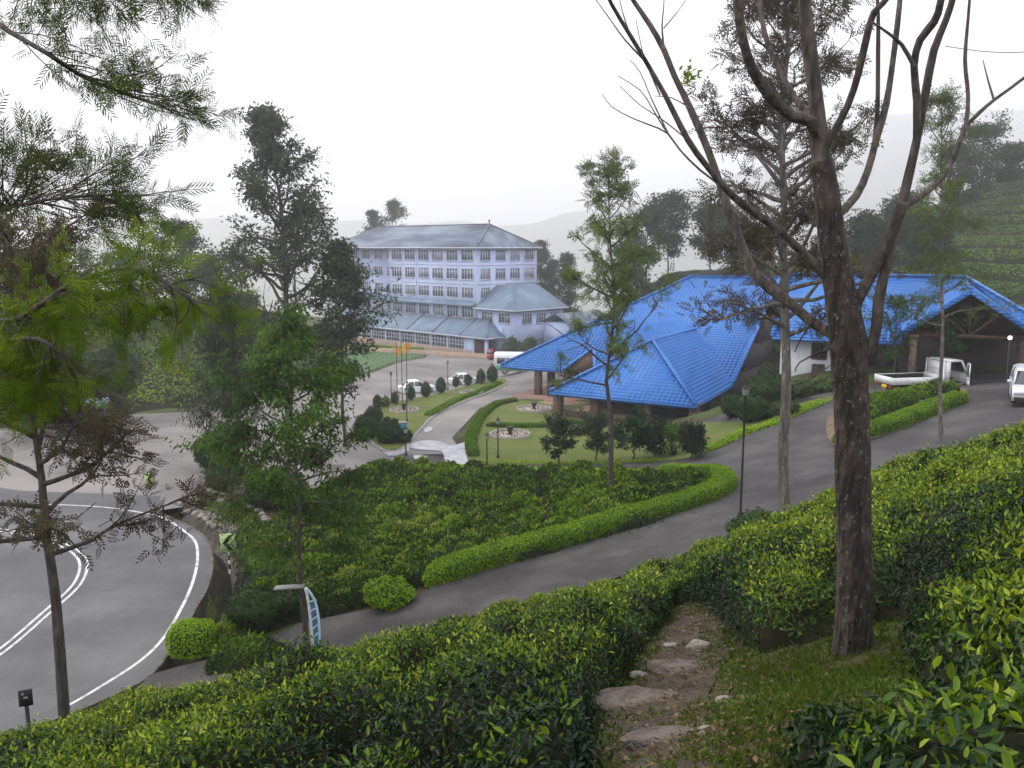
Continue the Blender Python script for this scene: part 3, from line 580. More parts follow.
# leaf litter, twigs and crumbs of stone lying on the path
M['litter']=leaf_mat('leaf_litter_mat',[(0,(.03,.018,.010)),(.45,(.09,.055,.03)),(.75,(.16,.11,.06)),(1,(.07,.09,.02))],rough=.9,trans=.05,spec=.1)
def litter():
    rng=np.random.RandomState(77);n=5200;y=rng.uniform(1,13.5,n);cx=np.interp(y,path_c[:,1],path_c[:,0]);x=cx+rng.normal(.05,.42,n);P=np.c_[x,y,H(x,y)+.04];k=in_view(P,40);P=P[k];n=len(P)
    D=rng.normal(size=(n,3))*[1,1,.25];Nn=np.c_[rng.normal(0,.4,(n,2)),np.ones(n)];L=rng.uniform(.012,.05,n);mb=MB();put_leaves(mb,P,D,Nn,L,L*.5,rng.rand(n));tag(mb.build('leaf_litter',M['litter'],tone=True),'dry brown leaves and crumbs scattered along the footpath',kind='stuff')
    n=700;y=rng.uniform(1,12,n);cx=np.interp(y,path_c[:,1],path_c[:,0]);x=cx+rng.normal(0,.3,n);s=rng.uniform(.006,.03,n)*(rng.rand(n)<.15)+.007;mb=MB()
    O=np.array([[1,0,0],[0,1,0],[-1,0,0],[0,-1,0],[0,0,1],[0,0,-1]],float);V=(O[None]*rng.uniform(.6,1.2,(n,6,1))*s[:,None,None])*[1.2,1,.7]+np.c_[x,y,H(x,y)+.028][:,None]
    f=np.array([[0,1,4],[1,2,4],[2,3,4],[3,0,4],[1,0,5],[2,1,5],[3,2,5],[0,3,5]]);mb.raw(V,(np.arange(n)[:,None,None]*6+f).reshape(-1,3));tag(mb.build('gravel',mat('stone_chip_mat',(.12,.10,.085),.9,col2=(.2,.17,.14),scale=9)),'small stone chips scattered over the footpath soil',kind='stuff')
litter()

def verge_litter():
    rng=np.random.RandomState(78);n=60000;x=rng.uniform(-10,30,n);y=rng.uniform(20,60,n);d=drive_in(x,y);k=(d>.02)&(rng.rand(n)<np.exp(-d/.28)*.8+.012);x=x[k];y=y[k];n=len(x)
    P=np.c_[x,y,H(x,y)+.056];D=rng.normal(size=(n,3))*[1,1,.2];Nn=np.c_[rng.normal(0,.3,(n,2)),np.ones(n)];L=rng.uniform(.04,.10,n);mb=MB();put_leaves(mb,P,D,Nn,L,L*.5,rng.rand(n));tag(mb.build('leaf_litter',M['litter'],tone=True),'fallen leaves gathered along the edges of the dark drive',kind='stuff')
verge_litter()
# ---------------------------------------------------------------- trees
def bark_mat(name,c1,c2,lichen=None,scale=6,bump=1.0,lst=1.0,lth=.56):
    m,nt,b=new_mat(name);N=nt.nodes.new;L=nt.links.new;b.inputs['Roughness'].default_value=.95
    tc=N('ShaderNodeTexCoord');mp=N('ShaderNodeMapping');mp.inputs['Scale'].default_value=(1,1,.28);L(tc.outputs['Object'],mp.inputs[0])
    n=N('ShaderNodeTexNoise');n.inputs['Scale'].default_value=scale*2.5;n.inputs['Detail'].default_value=8;L(mp.outputs[0],n.inputs['Vector'])
    r=N('ShaderNodeValToRGB');r.color_ramp.elements[0].position=.35;r.color_ramp.elements[1].position=.66;r.color_ramp.elements[0].color=(*c1,1);r.color_ramp.elements[1].color=(*c2,1);L(n.outputs['Fac'],r.inputs['Fac']);src=r.outputs[0]
    if lichen:
        n2=N('ShaderNodeTexNoise');n2.inputs['Scale'].default_value=scale*2.4*lst;n2.inputs['Detail'].default_value=6;n2.inputs['Roughness'].default_value=.75;mp2=N('ShaderNodeMapping');mp2.inputs['Scale'].default_value=(1,1,.28*lst*1.2);L(tc.outputs['Object'],mp2.inputs[0]);L(mp2.outputs[0],n2.inputs['Vector'])
        r2=N('ShaderNodeValToRGB');r2.color_ramp.elements[0].position=lth;r2.color_ramp.elements[1].position=lth+.05;L(n2.outputs['Fac'],r2.inputs['Fac'])
        mx=N('ShaderNodeMix');mx.data_type='RGBA';L(r2.outputs[0],mx.inputs['Factor']);L(src,mx.inputs['A']);mx.inputs['B'].default_value=(*lichen,1);src=mx.outputs['Result']
    L(src,b.inputs['Base Color'])
    v=N('ShaderNodeTexVoronoi');v.inputs['Scale'].default_value=scale*5;L(mp.outputs[0],v.inputs['Vector'])
    ad=N('ShaderNodeMath');L(v.outputs['Distance'],ad.inputs[0]);L(n.outputs['Fac'],ad.inputs[1])
    bp=N('ShaderNodeBump');bp.inputs['Distance'].default_value=.02;bp.inputs['Strength'].default_value=bump;L(ad.outputs[0],bp.inputs['Height']);L(bp.outputs[0],b.inputs['Normal']);return m
M['bark']=bark_mat('grey_bark_mat',(.03,.024,.02),(.08,.065,.055))
M['bark_big']=bark_mat('rough_bark_mat',(.018,.012,.010),(.07,.05,.040),(.21,.22,.17),scale=5,bump=2.2,lst=2.2,lth=.585)
M['bark_limb']=bark_mat('limb_bark_mat',(.034,.027,.023),(.115,.09,.075),scale=6,bump=1.2)
M['bark_pale']=bark_mat('ringed_bark_mat',(.07,.058,.05),(.15,.13,.11),(.24,.23,.2),scale=3)
G1=lambda *c:c
M['fern']=leaf_mat('fern_leaf_mat',[(0,(.025,.028,.014)),(.4,(.05,.068,.02)),(.75,(.07,.11,.025)),(1,(.13,.18,.04))],rough=.6,trans=.45,spec=.06)
M['dusk_leaf']=leaf_mat('brownish_leaf_mat',[(0,(.045,.03,.024)),(.5,(.075,.058,.036)),(1,(.09,.095,.04))],rough=.7,trans=.3,spec=.06)
M['green_leaf']=leaf_mat('green_leaf_mat',[(0,(.010,.028,.012)),(.5,(.03,.07,.015)),(1,(.10,.18,.025))],rough=.5,trans=.3,spec=.06)
M['blue_leaf']=leaf_mat('gum_leaf_mat',[(0,(.016,.028,.018)),(.5,(.04,.062,.03)),(1,(.09,.12,.045))],rough=.5,trans=.3,spec=.06)
M['lime_leaf']=leaf_mat('lime_leaf_mat',[(0,(.03,.055,.006)),(.5,(.085,.14,.010)),(1,(.18,.26,.02))],rough=.6,trans=.5,spec=.06)
M['hazy_leaf']=leaf_mat('far_tree_leaf_mat',[(0,(.02,.04,.02)),(.5,(.035,.06,.025)),(1,(.06,.09,.03))],rough=.7,trans=.2,spec=.06)
def wpath(rng,p,d,length,n,wob=.12,lift=0):
    p=np.array(p,float);d=nrm(np.array(d,float));P=[p.copy()];s=length/n
    for i in range(n):
        d=nrm(d+rng.normal(0,wob,3)+np.array([0,0,lift])); p=p+d*s; P.append(p.copy())
    return np.array(P)
def at(P,t):
    q=t*(len(P)-1);i=min(int(q),len(P)-2);return P[i]*(1-(q-i))+P[i+1]*(q-i),nrm(P[i+1]-P[i])
def tree(name,label,base,top,r,leafm,seed,start=.35,nb=30,blen=2.5,prof=None,elev=(10,45),nsub=5,sub=.45,leaves=20000,L=.2,W=.07,clump=.25,droop=.1,lift=.03,tone=.5,cat='tree',group=None,barkm=None,frond=0,trunk_pts=None,skip=.12,hang=0,squash=1,lean=(0,0),wob=.05,nsegs=12,top_r=.15):
    """tapered trunk with limbs and a crown of separate leaves gathered on the twigs"""
    rng=np.random.RandomState(seed);base=np.array(base,float);top=np.array(top,float);H_=top-base
    if trunk_pts is None:
        TP=np.array([base+H_*t+np.r_[rng.normal(0,1,2)*r*.5,0]*(t>0) for t in np.linspace(0,1,nsegs)]);TP=smooth(list(TP),1)
    else: TP=smooth([np.array(p) for p in trunk_pts],.6)
    TP=TP-base; tr=r*(1-(1-top_r)*np.linspace(0,1,len(TP))**.9); tr[0]*=1.25
    TP2=TP.copy();TP2[0,2]-=.5
    wood=MB().tube(TP2,tr,9); prof=prof or (lambda t:math.sin(math.pi*min(1,max(0,t*.9+.12)))**.8)
    tips=[];ga=rng.rand()*6
    for i in range(nb):
        t=start+(1-start)*((i+rng.rand()*.8)/nb)**.95;tt=(t-start)/(1-start);p,_=at(TP,t);ga+=2.4+rng.normal(0,.35)
        ln=blen*prof(tt)*rng.uniform(.65,1.15); el=R(rng.uniform(*elev)+25*tt)
        d=np.array([math.cos(ga)*math.cos(el),math.sin(ga)*math.cos(el),math.sin(el)])
        B=wpath(rng,p,d,ln,7,.13,lift); br=max(.012,min(r*.45,r*.9*(1-t)+.02)); wood.tube(B,np.linspace(br,.008,len(B)),5,cap=False)
        for k in range(nsub):
            q,dd=at(B,rng.uniform(.35,1));sd_=nrm(dd+rng.normal(0,.65,3)+np.array([0,0,.1-hang]));sl_=ln*sub*rng.uniform(.4,1)
            Sb=wpath(rng,q,sd_,sl_,4,.18,-.1*hang); wood.tube(Sb,np.linspace(br*.4,.005,5),4,cap=False)
            if rng.rand()>skip: tips.append(Sb)
    per=max(1,int(leaves/max(1,len(tips)))); crown=MB();PP=[];DD=[]
    for Sb in tips:
        m_=int(per*rng.uniform(.5,1.5));t=rng.uniform(.15,1.05,m_);idx=np.clip(t*4,0,3.999);i=idx.astype(int);q=Sb[i]*(1-(idx-i))[:,None]+Sb[i+1]*(idx-i)[:,None]
        off=rng.normal(0,1,(m_,3))*clump;off[:,2]=off[:,2]*.6-np.abs(rng.normal(0,1,m_))*clump*hang
        PP.append(q+off*squash);dv=nrm(nrm(Sb[-1]-Sb[0])[None]*.5+rng.normal(0,.7,(m_,3)));dv[:,2]-=droop+hang;DD.append(dv)
    PP=np.concatenate(PP);DD=nrm(np.concatenate(DD));n=len(PP);tn=np.clip(tone+rng.normal(0,.15,n)+.5*(vnoise(PP[:,0]*1.0+PP[:,2],PP[:,1]+PP[:,2]*.7,blen*.45)-.5),0,1)
    Ln=L*rng.uniform(.6,1.3,n)
    if frond:
        m_=frond; S=nrm(np.cross(DD,rng.normal(size=(n,3))));ks=np.linspace(.2,1,m_)
        for k,tk in enumerate(ks):
            for sgn in ((-1,1) if k<m_-1 else (0,)):
                P2=PP+DD*(Ln*tk)[:,None];D2=nrm(DD*.9+S*sgn*.9)
                put_leaves(crown,P2,D2,np.cross(DD,S),Ln*.42*(1.15-.5*tk),Ln*.42*.27,tn)
    else: put_leaves(crown,PP,DD,rng.normal(size=(n,3)),Ln,W*Ln/L,tn)
    root=empty(name,base,0,label,cat,group); wood.build('trunk',barkm or M['bark'],root,smooth=True); crown.build('crown',leafm,root,tone=True)
    return root
# --- large rough barked tree beside the path, almost bare limbs against the sky
def big_tree():
    b0=gz(*PY(851,657,6.35)[:2]);Y0=b0[1]; root=empty('tree',b0,0,'big rough barked tree with lichen patches and bare forking limbs beside the stony path','tree')
    wood=MB();k=6.7/F
    def limb(pts,w0,w1,y0=0,y1=0,sides=10,mi=1):
        w0*=.76;w1*=.8
        n=len(pts);P=np.array([PY(px,py,Y0+y0+(y1-y0)*i/(n-1)) for i,(px,py) in enumerate(pts)])-b0;P=smooth(list(P),.09);rr=np.linspace(w0,w1,len(P))*k/2
        rr=rr*(1+.06*np.sin(np.arange(len(P))*.9+px)); wood.tube(P,rr,sides,mi=mi);return P
    tr=[(850,700),(852,655),(853,600),(853,540),(852,480),(851,420),(849,370),(847,335),(836,265),(828,200),(822,160)]
    n=len(tr);P=np.array([PY(px,py,Y0+(.0 if i<6 else -.02*(i-5))) for i,(px,py) in enumerate(tr)])-b0;P=smooth(list(P),.06)
    zz=np.linspace(0,1,len(P));rr=np.interp(zz,[0,.08,.14,.3,.62,.70,.8,1],[26,20.5,17.8,16,15.8,16.8,13.5,10])*k
    a=rs.rand(len(P));rr=rr*(1+.05*(a-.5))
    wood2=MB().tube(P,rr,20)
    V=wood2.v[0];cen=np.repeat(P,20,0);th=np.tile(np.arange(20)*2*math.pi/20,len(P));hh=V[:,2]
    V[:]=cen+(V-cen)*(1+.06*np.sin(3*th+hh*1.1)+.03*np.sin(5*th-hh*.8)+.035*rs.rand(len(V)))[:,None]
    wood.v+=wood2.v;wood.f+=wood2.f;wood.m+=wood2.m;wood.tone+=wood2.tone;wood.n+=wood2.n
    limb([(822,165),(817,110),(811,60),(806,20),(803,-30),(806,-90),(800,-160)],21,7,-.1,-.2,10)
    limb([(848,350),(834,335),(812,322),(790,303),(768,287),(752,268),(738,235),(722,190),(708,150),(690,108),(674,75),(664,50),(650,25),(633,0),(615,-30),(590,-70)],15,4,0,.9)
    limb([(830,280),(812,262),(790,240),(768,222),(745,206),(727,190),(706,165),(688,140),(665,95),(645,60),(630,35),(612,5),(595,-30)],11,3,0,-.9)
    limb([(822,150),(812,122),(793,116),(776,103),(760,82),(751,66),(743,40),(738,0),(742,-60)],15,8,-.1,-.8)
    limb([(816,120),(802,108),(786,82),(770,50),(762,20),(757,-20),(750,-70)],8,4,-.1,.6,8)
    limb([(820,158),(834,132),(848,105),(858,75),(866,40),(874,12),(892,-8),(905,-60)],9,6,-.1,-.7,8)
    limb([(838,215),(856,196),(868,170),(876,140),(886,105),(893,60),(900,0),(905,-60)],10,5,0,.6,8)
    limb([(872,160),(877,120),(878,60),(878,10),(875,-30)],7,4,.3,.4,8)
    limb([(846,352),(858,356),(869,350),(876,330),(879,300),(884,275),(893,240),(901,208),(910,170),(918,134),(926,90),(934,50),(946,20),(955,-10),(965,-60)],15,6,0,-.5)
    limb([(846,330),(854,308),(866,285),(880,258),(893,230),(903,203)],14,12,0,-.35)
    limb([(917,140),(917,100),(914,66),(920,40),(934,22),(941,0),(945,-50)],9,7,-.4,-.9,8)
    limb([(914,66),(902,45),(888,33),(872,22)],5,2,-.6,-.8,6)
    limb([(903,207),(918,198),(934,186),(949,168),(958,145),(966,125),(968,95),(965,60),(968,20),(972,-30)],8,3,-.3,.5,8)
    limb([(966,126),(980,112),(994,100),(1008,90),(1024,78),(1050,60)],5,3,.2,.3,6)
    limb([(994,100),(988,80),(983,60)],3,1,.25,.4,5)
    limb([(674,112),(690,100)],3,2,.5,.5,5) if 0 else None
    for pts,w_ in [([(727,190),(700,170),(680,150),(667,133),(650,125),(632,118),(612,107),(602,94)],3.2),([(680,150),(664,128),(652,108),(640,90),(618,76)],2.6),([(688,140),(660,118),(640,105),(620,86)],2),([(668,133),(652,100),(640,72),(630,60)],2.2),([(645,61),(625,40),(607,15),(590,-8)],3),([(630,35),(622,10),(618,-10)],2.2),([(664,50),(662,25),(664,0),(660,-20)],3),([(664,28),(675,15),(686,0)],1.8),([(660,95),(645,60),(640,40),(636,20)],2.2),([(690,108),(672,98),(655,96)],2),([(752,268),(735,260),(720,262),(700,258)],2.2),([(768,287),(758,300),(745,304)],2)]:
        limb(pts,w_,1.0,.4,.9,5)
    # low twigs on the right of the trunk, and on the left
    for pts,w_ in [([(812,322),(800,340),(795,352)],3),([(840,345),(825,350),(800,362),(795,372)],4),([(795,385),(812,378),(838,360)],2.5),([(797,392),(815,383),(838,372)],2.5)]: limb(pts,w_,1.2,0,.3,5)
    wood.build('trunk',[M['bark_big'],M['bark_limb']],root,smooth=True)
    mb=MB();rng=np.random.RandomState(3);c=PY(689,76,Y0+.6)-b0;n=60;put_leaves(mb,c+rng.normal(0,.035,(n,3)),rng.normal(size=(n,3)),rng.normal(size=(n,3)),.05,.022,rng.uniform(.6,1,n),fold=True)
    mb.build('leaves',M['lime_leaf'],root,tone=True)
big_tree()
# --- ferny branches of two trees standing just left of the camera
def fern_boughs(name,label,trunk,tr,boughs,leafm,seed,tone,L=.11,dens=1.0):
    rng=np.random.RandomState(seed);b=np.array(trunk[0],float);root=empty(name,b,0,label,'tree');wood=MB().tube(smooth([np.array(p)-b for p in trunk],.3),np.linspace(tr,tr*.5,len(smooth([np.array(p)-b for p in trunk],.3))),10)
    crown=MB();PP=[];DD=[]
    for pts,Yd,w_,clumps in boughs:
        P=np.array([PY(px,py,Yd+.12*math.sin(i*1.7)) for i,(px,py) in enumerate(pts)]);dd=np.linalg.norm(np.array(trunk)-P[0],axis=1);tq=smooth([np.array(p) for p in trunk],.2);s_=tq[np.argmin(np.linalg.norm(tq-(P[0]-[0,0,.3]),axis=1))]
        P=np.r_[[s_],P]-b;P=smooth(list(P),.08);wood.tube(P,np.linspace(w_*2.2,w_*.6,len(P))*Yd/F/2,6)
        for cx,cy,cr,nf in clumps:
            c=PY(cx,cy,Yd)-b;rr=cr*Yd/F
            for q in range(max(3,int(nf*dens/9))):
                e=c+rng.normal(0,.6,3)*rr*np.array([1,1,.8]);dj=np.linalg.norm(P-e,axis=1)+.4*rr*rng.rand(len(P));j=max(0,int(np.argmin(dj))-rng.randint(0,5));tw=wpath(rng,P[j],nrm(e-P[j]+1e-6)+.0,np.linalg.norm(e-P[j])+.01,5,.15);wood.tube(tw,np.linspace(.0016*Yd**.8*.6,.0006*Yd**.8,6),4,cap=False)
                m_=9;t=rng.uniform(.55,1.1,m_);PP.append(tw[0]+(tw[-1]-tw[0])*t[:,None]+rng.normal(0,.16,(m_,3))*rr);DD.append(nrm(nrm(tw[-1]-tw[0])*.6+rng.normal(0,.75,(m_,3))-[0,0,.15]))
    PP=np.concatenate(PP);DD=np.concatenate(DD);n=len(PP);Ln=L*rng.uniform(.6,1.25,n);S=nrm(np.cross(DD,rng.normal(size=(n,3))));tn=np.clip(tone+rng.normal(0,.15,n),0,1);ks=np.linspace(.12,1,7)
    for k,tk in enumerate(ks):
        for sg in (-1,1):
            P2=PP+DD*(Ln*tk)[:,None];D2=nrm(DD*.95+S*sg*.8+rng.normal(0,.08,(n,3)));put_leaves(crown,P2,D2,np.cross(DD,S),Ln*.5*(1.1-.45*tk),Ln*.048,tn)
    put_leaves(crown,PP,DD,np.cross(DD,S),Ln*1.2,Ln*.03,tn,droop=0)
    wood.build('trunk',M['bark_limb'],root,smooth=True);crown.build('crown',leafm,root,tone=True);print(name,n)
ta=gz(-3.4,2.4);fern_boughs('silver_oak','silver oak reaching in over the upper left corner with dark feathery leaves',[ta,ta+[0.1,.1,3],ta+[.25,.2,6],ta+[.3,.3,9]],.16,[
 ([(-60,-5),(-20,12),(10,32),(45,52),(80,75),(120,92),(165,107)],3.0,4.5,[(180,110,26,150),(168,98,20,80),(150,75,22,50),(120,88,18,26),(130,60,18,24),(80,70,16,16),(105,62,14,14)]),
 ([(-60,-70),(20,-60),(90,-40),(170,-25)],3.2,4,[(190,-4,30,150),(150,-12,36,170),(100,-10,34,110),(60,0,30,80),(25,10,28,80),(-10,0,30,80),(95,22,24,80),(60,30,24,50),(120,30,22,50)]),
 ([(-60,215),(-10,212),(20,205),(60,198),(112,195)],2.9,3.5,[(150,195,30,150),(135,175,20,60),(160,225,18,50),(118,190,16,40),(50,160,26,150),(25,150,26,110),(75,150,20,70),(90,170,14,30),(10,175,20,60),(110,160,16,22),(-20,150,25,50)]),
 ],M['fern'],51,.5,L=.078,dens=.62)
tb=gz(-3.2,1.6);fern_boughs('silver_oak','lime green feathery foliage hanging close in front at the left edge',[tb,tb+[.05,.1,2.2],tb+[.1,.3,5.5]],.12,[
 ([(-80,330),(-20,322),(20,318),(60,290),(95,276),(130,268),(170,285),(205,312)],2.1,5,[(155,290,55,170),(195,315,40,90),(105,290,50,150),(65,315,50,140),(130,325,50,130),(30,330,50,120),(150,265,34,60)]),
 ([(-80,360),(-10,345),(25,338),(50,345),(75,375),(80,410)],2.0,4,[(20,365,55,170),(62,385,45,120),(5,395,40,90),(-20,370,45,100),(45,345,36,60)]),
 ],M['lime_leaf'],52,.45,L=.055,dens=.85)
# --- thin brownish tree in front of the road bend
def P3(px,py,Y): return PY(px,py,Y)
b1=gz(*PY(62,703,10.6)[:2]); 
tree('silver_oak','slim tree with drooping brownish feathery sprays standing before the road bend',b1,P3(8,260,11.5),.085,M['dusk_leaf'],61,start=.33,nb=26,blen=1.75,prof=lambda t:1-.35*t,elev=(-5,30),nsub=6,sub=.45,leaves=4300,L=.19,clump=.13,droop=.25,frond=5,trunk_pts=[b1,P3(56,600,10.7),P3(47,540,10.8),P3(42,480,10.9),P3(33,420,11),P3(22,350,11.2),P3(12,290,11.4),P3(8,215,11.6)],barkm=M['bark'],tone=.45,skip=.05)
b1b=gz(-14.2,21.5)
# --- leafy tree standing at the edge of the drive
b3=gz(*PY(306,648,25.3)[:2])
tree('gum_tree','leafy green young gum tree with slim bare stem by the lower drive',b3,P3(288,325,26),.095,M['green_leaf'],62,start=.30,nb=44,blen=2.45,prof=lambda t:(.45+.75*math.sin(math.pi*min(1,t*1.0+.12))**.8)*(1-.35*t),elev=(-10,35),nsub=7,sub=.5,leaves=16500,L=.21,W=.065,clump=.19,droop=.7,hang=.25,tone=.66,skip=.15)
# --- the tall dark tree behind it
b4=gz(*PZ(283,455,-13.9)[:2]);b4=gz(-16.6,60)
tree('gum_tree','tall dark gum tree with an open crown rising left of the factory',b4,P3(262,118,60),.30,M['blue_leaf'],63,start=.27,nb=60,blen=8.8,prof=lambda t:.05+.95*(1-t)**.95,elev=(8,32),nsub=9,sub=.34,leaves=17000,L=.34,W=.13,clump=.38,droop=.4,tone=.45,skip=.38,trunk_pts=[b4,P3(290,400,60),P3(286,300,60),P3(280,200,60),P3(262,118,60)])
b4b=gz(-11.6,58)
tree('gum_tree','smaller dark gum tree leaning against the right side of the tall one',b4b,P3(338,245,57),.14,M['blue_leaf'],64,start=.25,nb=34,blen=2.5,elev=(10,50),nsub=6,sub=.4,leaves=8000,L=.34,W=.14,clump=.36,droop=.4,tone=.4,skip=.3)
b5=gz(*PY(232,500,46)[:2])
tree('gum_tree','wispy grey green weeping gum tree beside the drain corner',b5,P3(222,285,46),.10,M['blue_leaf'],65,start=.2,nb=44,blen=2.3,elev=(20,60),nsub=7,sub=.6,leaves=15000,L=.26,W=.06,clump=.26,droop=.8,hang=.8,tone=.35,skip=.15)
b6=gz(*PY(612,500,38)[:2])
tree('silver_oak','tall slender silver oak with airy layered foliage in the middle of the tea field',b6,P3(609,172,38),.13,M['fern'],66,start=.36,nb=38,blen=4.3,prof=lambda t:(1.0-.68*t)*(.55+.45*abs(math.sin(t*13))),elev=(5,35),nsub=5,sub=.36,leaves=2100,L=.42,clump=.15,droop=.15,frond=5,tone=.8,skip=.38,nsegs=9)
b7=gz(*PY(788,512,27.5)[:2])
tree('silver_oak','tall silver oak with a pale ringed trunk and brown feathery crown beside the drive',b7,P3(783,-30,27.5),.20,M['dusk_leaf'],67,start=.36,nb=64,blen=4.0,prof=lambda t:(1-.45*t)*(.45+.55*abs(math.sin(t*11))),elev=(0,35),nsub=6,sub=.36,leaves=4700,L=.38,clump=.15,droop=.15,frond=5,tone=.55,barkm=M['bark_pale'],skip=.1,nsegs=9,top_r=.25)
b8=gz(*PY(942,440,36.8)[:2])
tree('silver_oak','slim pale stemmed silver oak growing at the edge of the tea before the truck',b8,P3(942,95,36.8),.10,M['fern'],68,start=.34,nb=34,blen=2.6,prof=lambda t:(1-.5*t)*(.35+.65*abs(math.sin(t*9+.6))),elev=(0,40),nsub=5,sub=.4,leaves=1800,L=.36,clump=.15,droop=.15,frond=4,tone=.7,barkm=M['bark_pale'],skip=.15,nsegs=8)
b9=gz(13.2,46.5)
# small garden trees before the blue building
for i,(px,py,Y,hp,w_,lab,mt,tn) in enumerate([(559,470,51,428,1.5,'small dark bushy tree at the left end of the row before the blue roofed house','blue_leaf',.1),(596,470,51,424,1.4,'small thin tree with olive foliage second in the row before the blue roofed house','blue_leaf',.4),(634,476,49.5,428,1.7,'rounded small green tree just right of the slender silver oak','green_leaf',.2),(655,478,49,436,1.4,'small dark tree leaning to the right beside the spiky plant','green_leaf',.05),(691,478,46,430,1.0,'thin sapling right of the spiky plant before the drive','blue_leaf',.2)]):
    b=gz(*PY(px,py,Y)[:2]);tree('garden_tree',lab,b,P3(px+rs.uniform(-3,3),hp,Y),.06,M[mt],70+i,start=.25,nb=20,blen=w_,elev=(10,50),nsub=4,sub=.5,leaves=2600,L=.24,W=.085,clump=.15,droop=.2,tone=tn,group='small trees before the blue roofed house')
def spiky(px,py,Y,hp):
    b=gz(*PY(px,py,Y)[:2]);h=P3(px,hp,Y)[2]-b[2];root=empty('cabbage_palm',b,0,'spiky pale green cabbage palm with several thin stems before the blue roofed house','palm');rng=np.random.RandomState(5);w_=MB();c=MB()
    for k in range(5):
        a=k*1.3;hh=h*rng.uniform(.55,.95);t=np.array([.35*math.cos(a)*hh/h,.35*math.sin(a)*.8,hh]);w_.tube(smooth([np.array([.05*math.cos(a),.05*math.sin(a),-.1]),t*.5,t],.3),.035,6)
        n=60;D=rng.normal(size=(n,3));D[:,2]=np.abs(D[:,2])*.9+.1;put_leaves(c,np.repeat(t[None],n,0),D,rng.normal(size=(n,3)),.75,.07,rng.uniform(.5,1,n),droop=.25)
    w_.build('stem',M['bark_pale'],root);c.build('crown',M['green_leaf'],root,tone=True)
spiky(671,478,48.5,428)
# distant trees in the haze
def far_tree(px,py_top,Y,wd,label,seed,base_py=None,nl=5000,group='hazy trees in the distance',**kw):
    p=PY(px,py_top,Y);b=gz(p[0],p[1]);
    if base_py: b[2]=PY(px,base_py,Y)[2]
    h=p[2]-b[2];return tree('gum_tree',label,b,p,max(.12,h*.012),M['hazy_leaf'],seed,start=kw.get('start',.3),nb=kw.get('nb',28),blen=wd,elev=(5,50),nsub=5,sub=.5,leaves=nl,L=kw.get('L',.5),W=.22,clump=kw.get('clump',.6),droop=.3,tone=kw.get('tone',.4),group=group,skip=.15,nsegs=7)
for i,a in enumerate([(392,203,185,7.0,'round topped hazy tree rising behind the factory roof'),
 (372,212,188,4,'lower hazy tree at the left of the round topped one behind the factory roof'),
 (541,243,172,3.2,'faint tree right against the right corner of the factory'),
 (553,262,168,2.6,'small faint tree just right of the factory corner'),(568,255,160,2.2,'thin faint tree standing apart right of the factory'),
 (648,212,118,4.0,'pale hazy gum tree left of the gap above the blue roof'),(670,200,122,4.2,'tallest pale hazy gum tree above the left blue roof'),(630,250,114,3,'low hazy tree above the left end of the blue roof'),
 (712,215,112,4.6,'hazy tree behind the ridge of the blue roof near the silver oak'),(745,230,108,4.6,'hazy bushy tree above the middle of the blue roof'),
 (985,128,128,5,'rounded tree on the crest of the tea hill at the right'),(962,150,122,3.6,'open tree on the tea hill left of the crest tree'),(1010,150,134,3.5,'small tree right of the crest tree on the tea hill'),
 (905,205,105,3.6,'soft green tree on the lower tea hill'),(870,225,100,3.8,'bushy tree at the foot of the tea hill behind the ridge'),(935,225,96,3.0,'young tree on the tea hill above the gable')]):
    far_tree(*a,seed=100+i,nl=6500,L=.42,clump=.5)
for i,a in enumerate([(175,225,105,4.5,'misty blue tree beyond the lime green sprays at the left'),(205,262,98,4,'misty low tree left of the tall dark gum'),(130,255,120,5,'misty broad tree over the left tea slope'),(60,235,110,5,'misty dark tree near the left edge'),(20,255,90,4.2,'misty tree at the left edge above the yard'),(240,300,92,3.0,'misty shrubby tree under the tall dark gum')]):
    far_tree(*a,seed=130+i,nl=6500,L=.42,clump=.55,group='misty trees beyond the tea slope')
for i,(px,py,Y,hp,w_,lab) in enumerate([(893,385,53.5,300,2.0,'airy small tree beside the left post of the timber gable'),(948,380,53.2,318,1.6,'slight young tree behind the white truck cab under the gable')]):
    b=gz(*PY(px,py,Y)[:2]);tree('garden_tree',lab,b,P3(px+4,hp,Y),.07,M['green_leaf'],90+i,start=.3,nb=22,blen=w_,elev=(5,40),nsub=4,sub=.5,leaves=1700,L=.26,W=.09,clump=.16,droop=.3,tone=.45,group='young trees before the timber gable')
for i,(px,py,Y,wd,l) in enumerate([(20,330,62,3.6,'leafy tree above the yard at the left edge'),(62,345,74,3.0,'leafy tree behind the blue kiosk'),(112,350,70,2.6,'leafy tree right of the blue kiosk')]):
    far_tree(px,py,Y,wd,l,150+i,nl=9000,L=.3,clump=.4,group='trees beside the yard',tone=.7,start=.12)
# ---------------------------------------------------------------- buildings
M['fac_wall']=mat('factory_wall_mat',(.50,.57,.78),.85,col2=(.40,.46,.68),scale=.35,stretch=(1,1,.35))
M['fac_trim']=mat('factory_trim_mat',(.62,.64,.74),.7,col2=(.5,.52,.64),scale=1)
M['fac_glass']=mat('factory_glass_mat',(.055,.06,.085),.25,col2=(.14,.15,.2),scale=.6,spec=.6)
M['fac_roof']=mat('factory_roof_mat',(.08,.10,.14),.7,col2=(.22,.26,.32),scale=.28,stretch=(1,.35,1),detail=8,lo=.38,hi=.62)
M['teal_roof']=mat('veranda_roof_mat',(.14,.20,.28),.6,col2=(.22,.29,.37),scale=.4)
M['brown_door']=mat('dark_door_mat',(.05,.025,.03),.8,col2=(.08,.04,.04),scale=2)
M['dark']=mat('dark_interior_mat',(.018,.016,.018),.9,col2=(.035,.03,.032),scale=1)
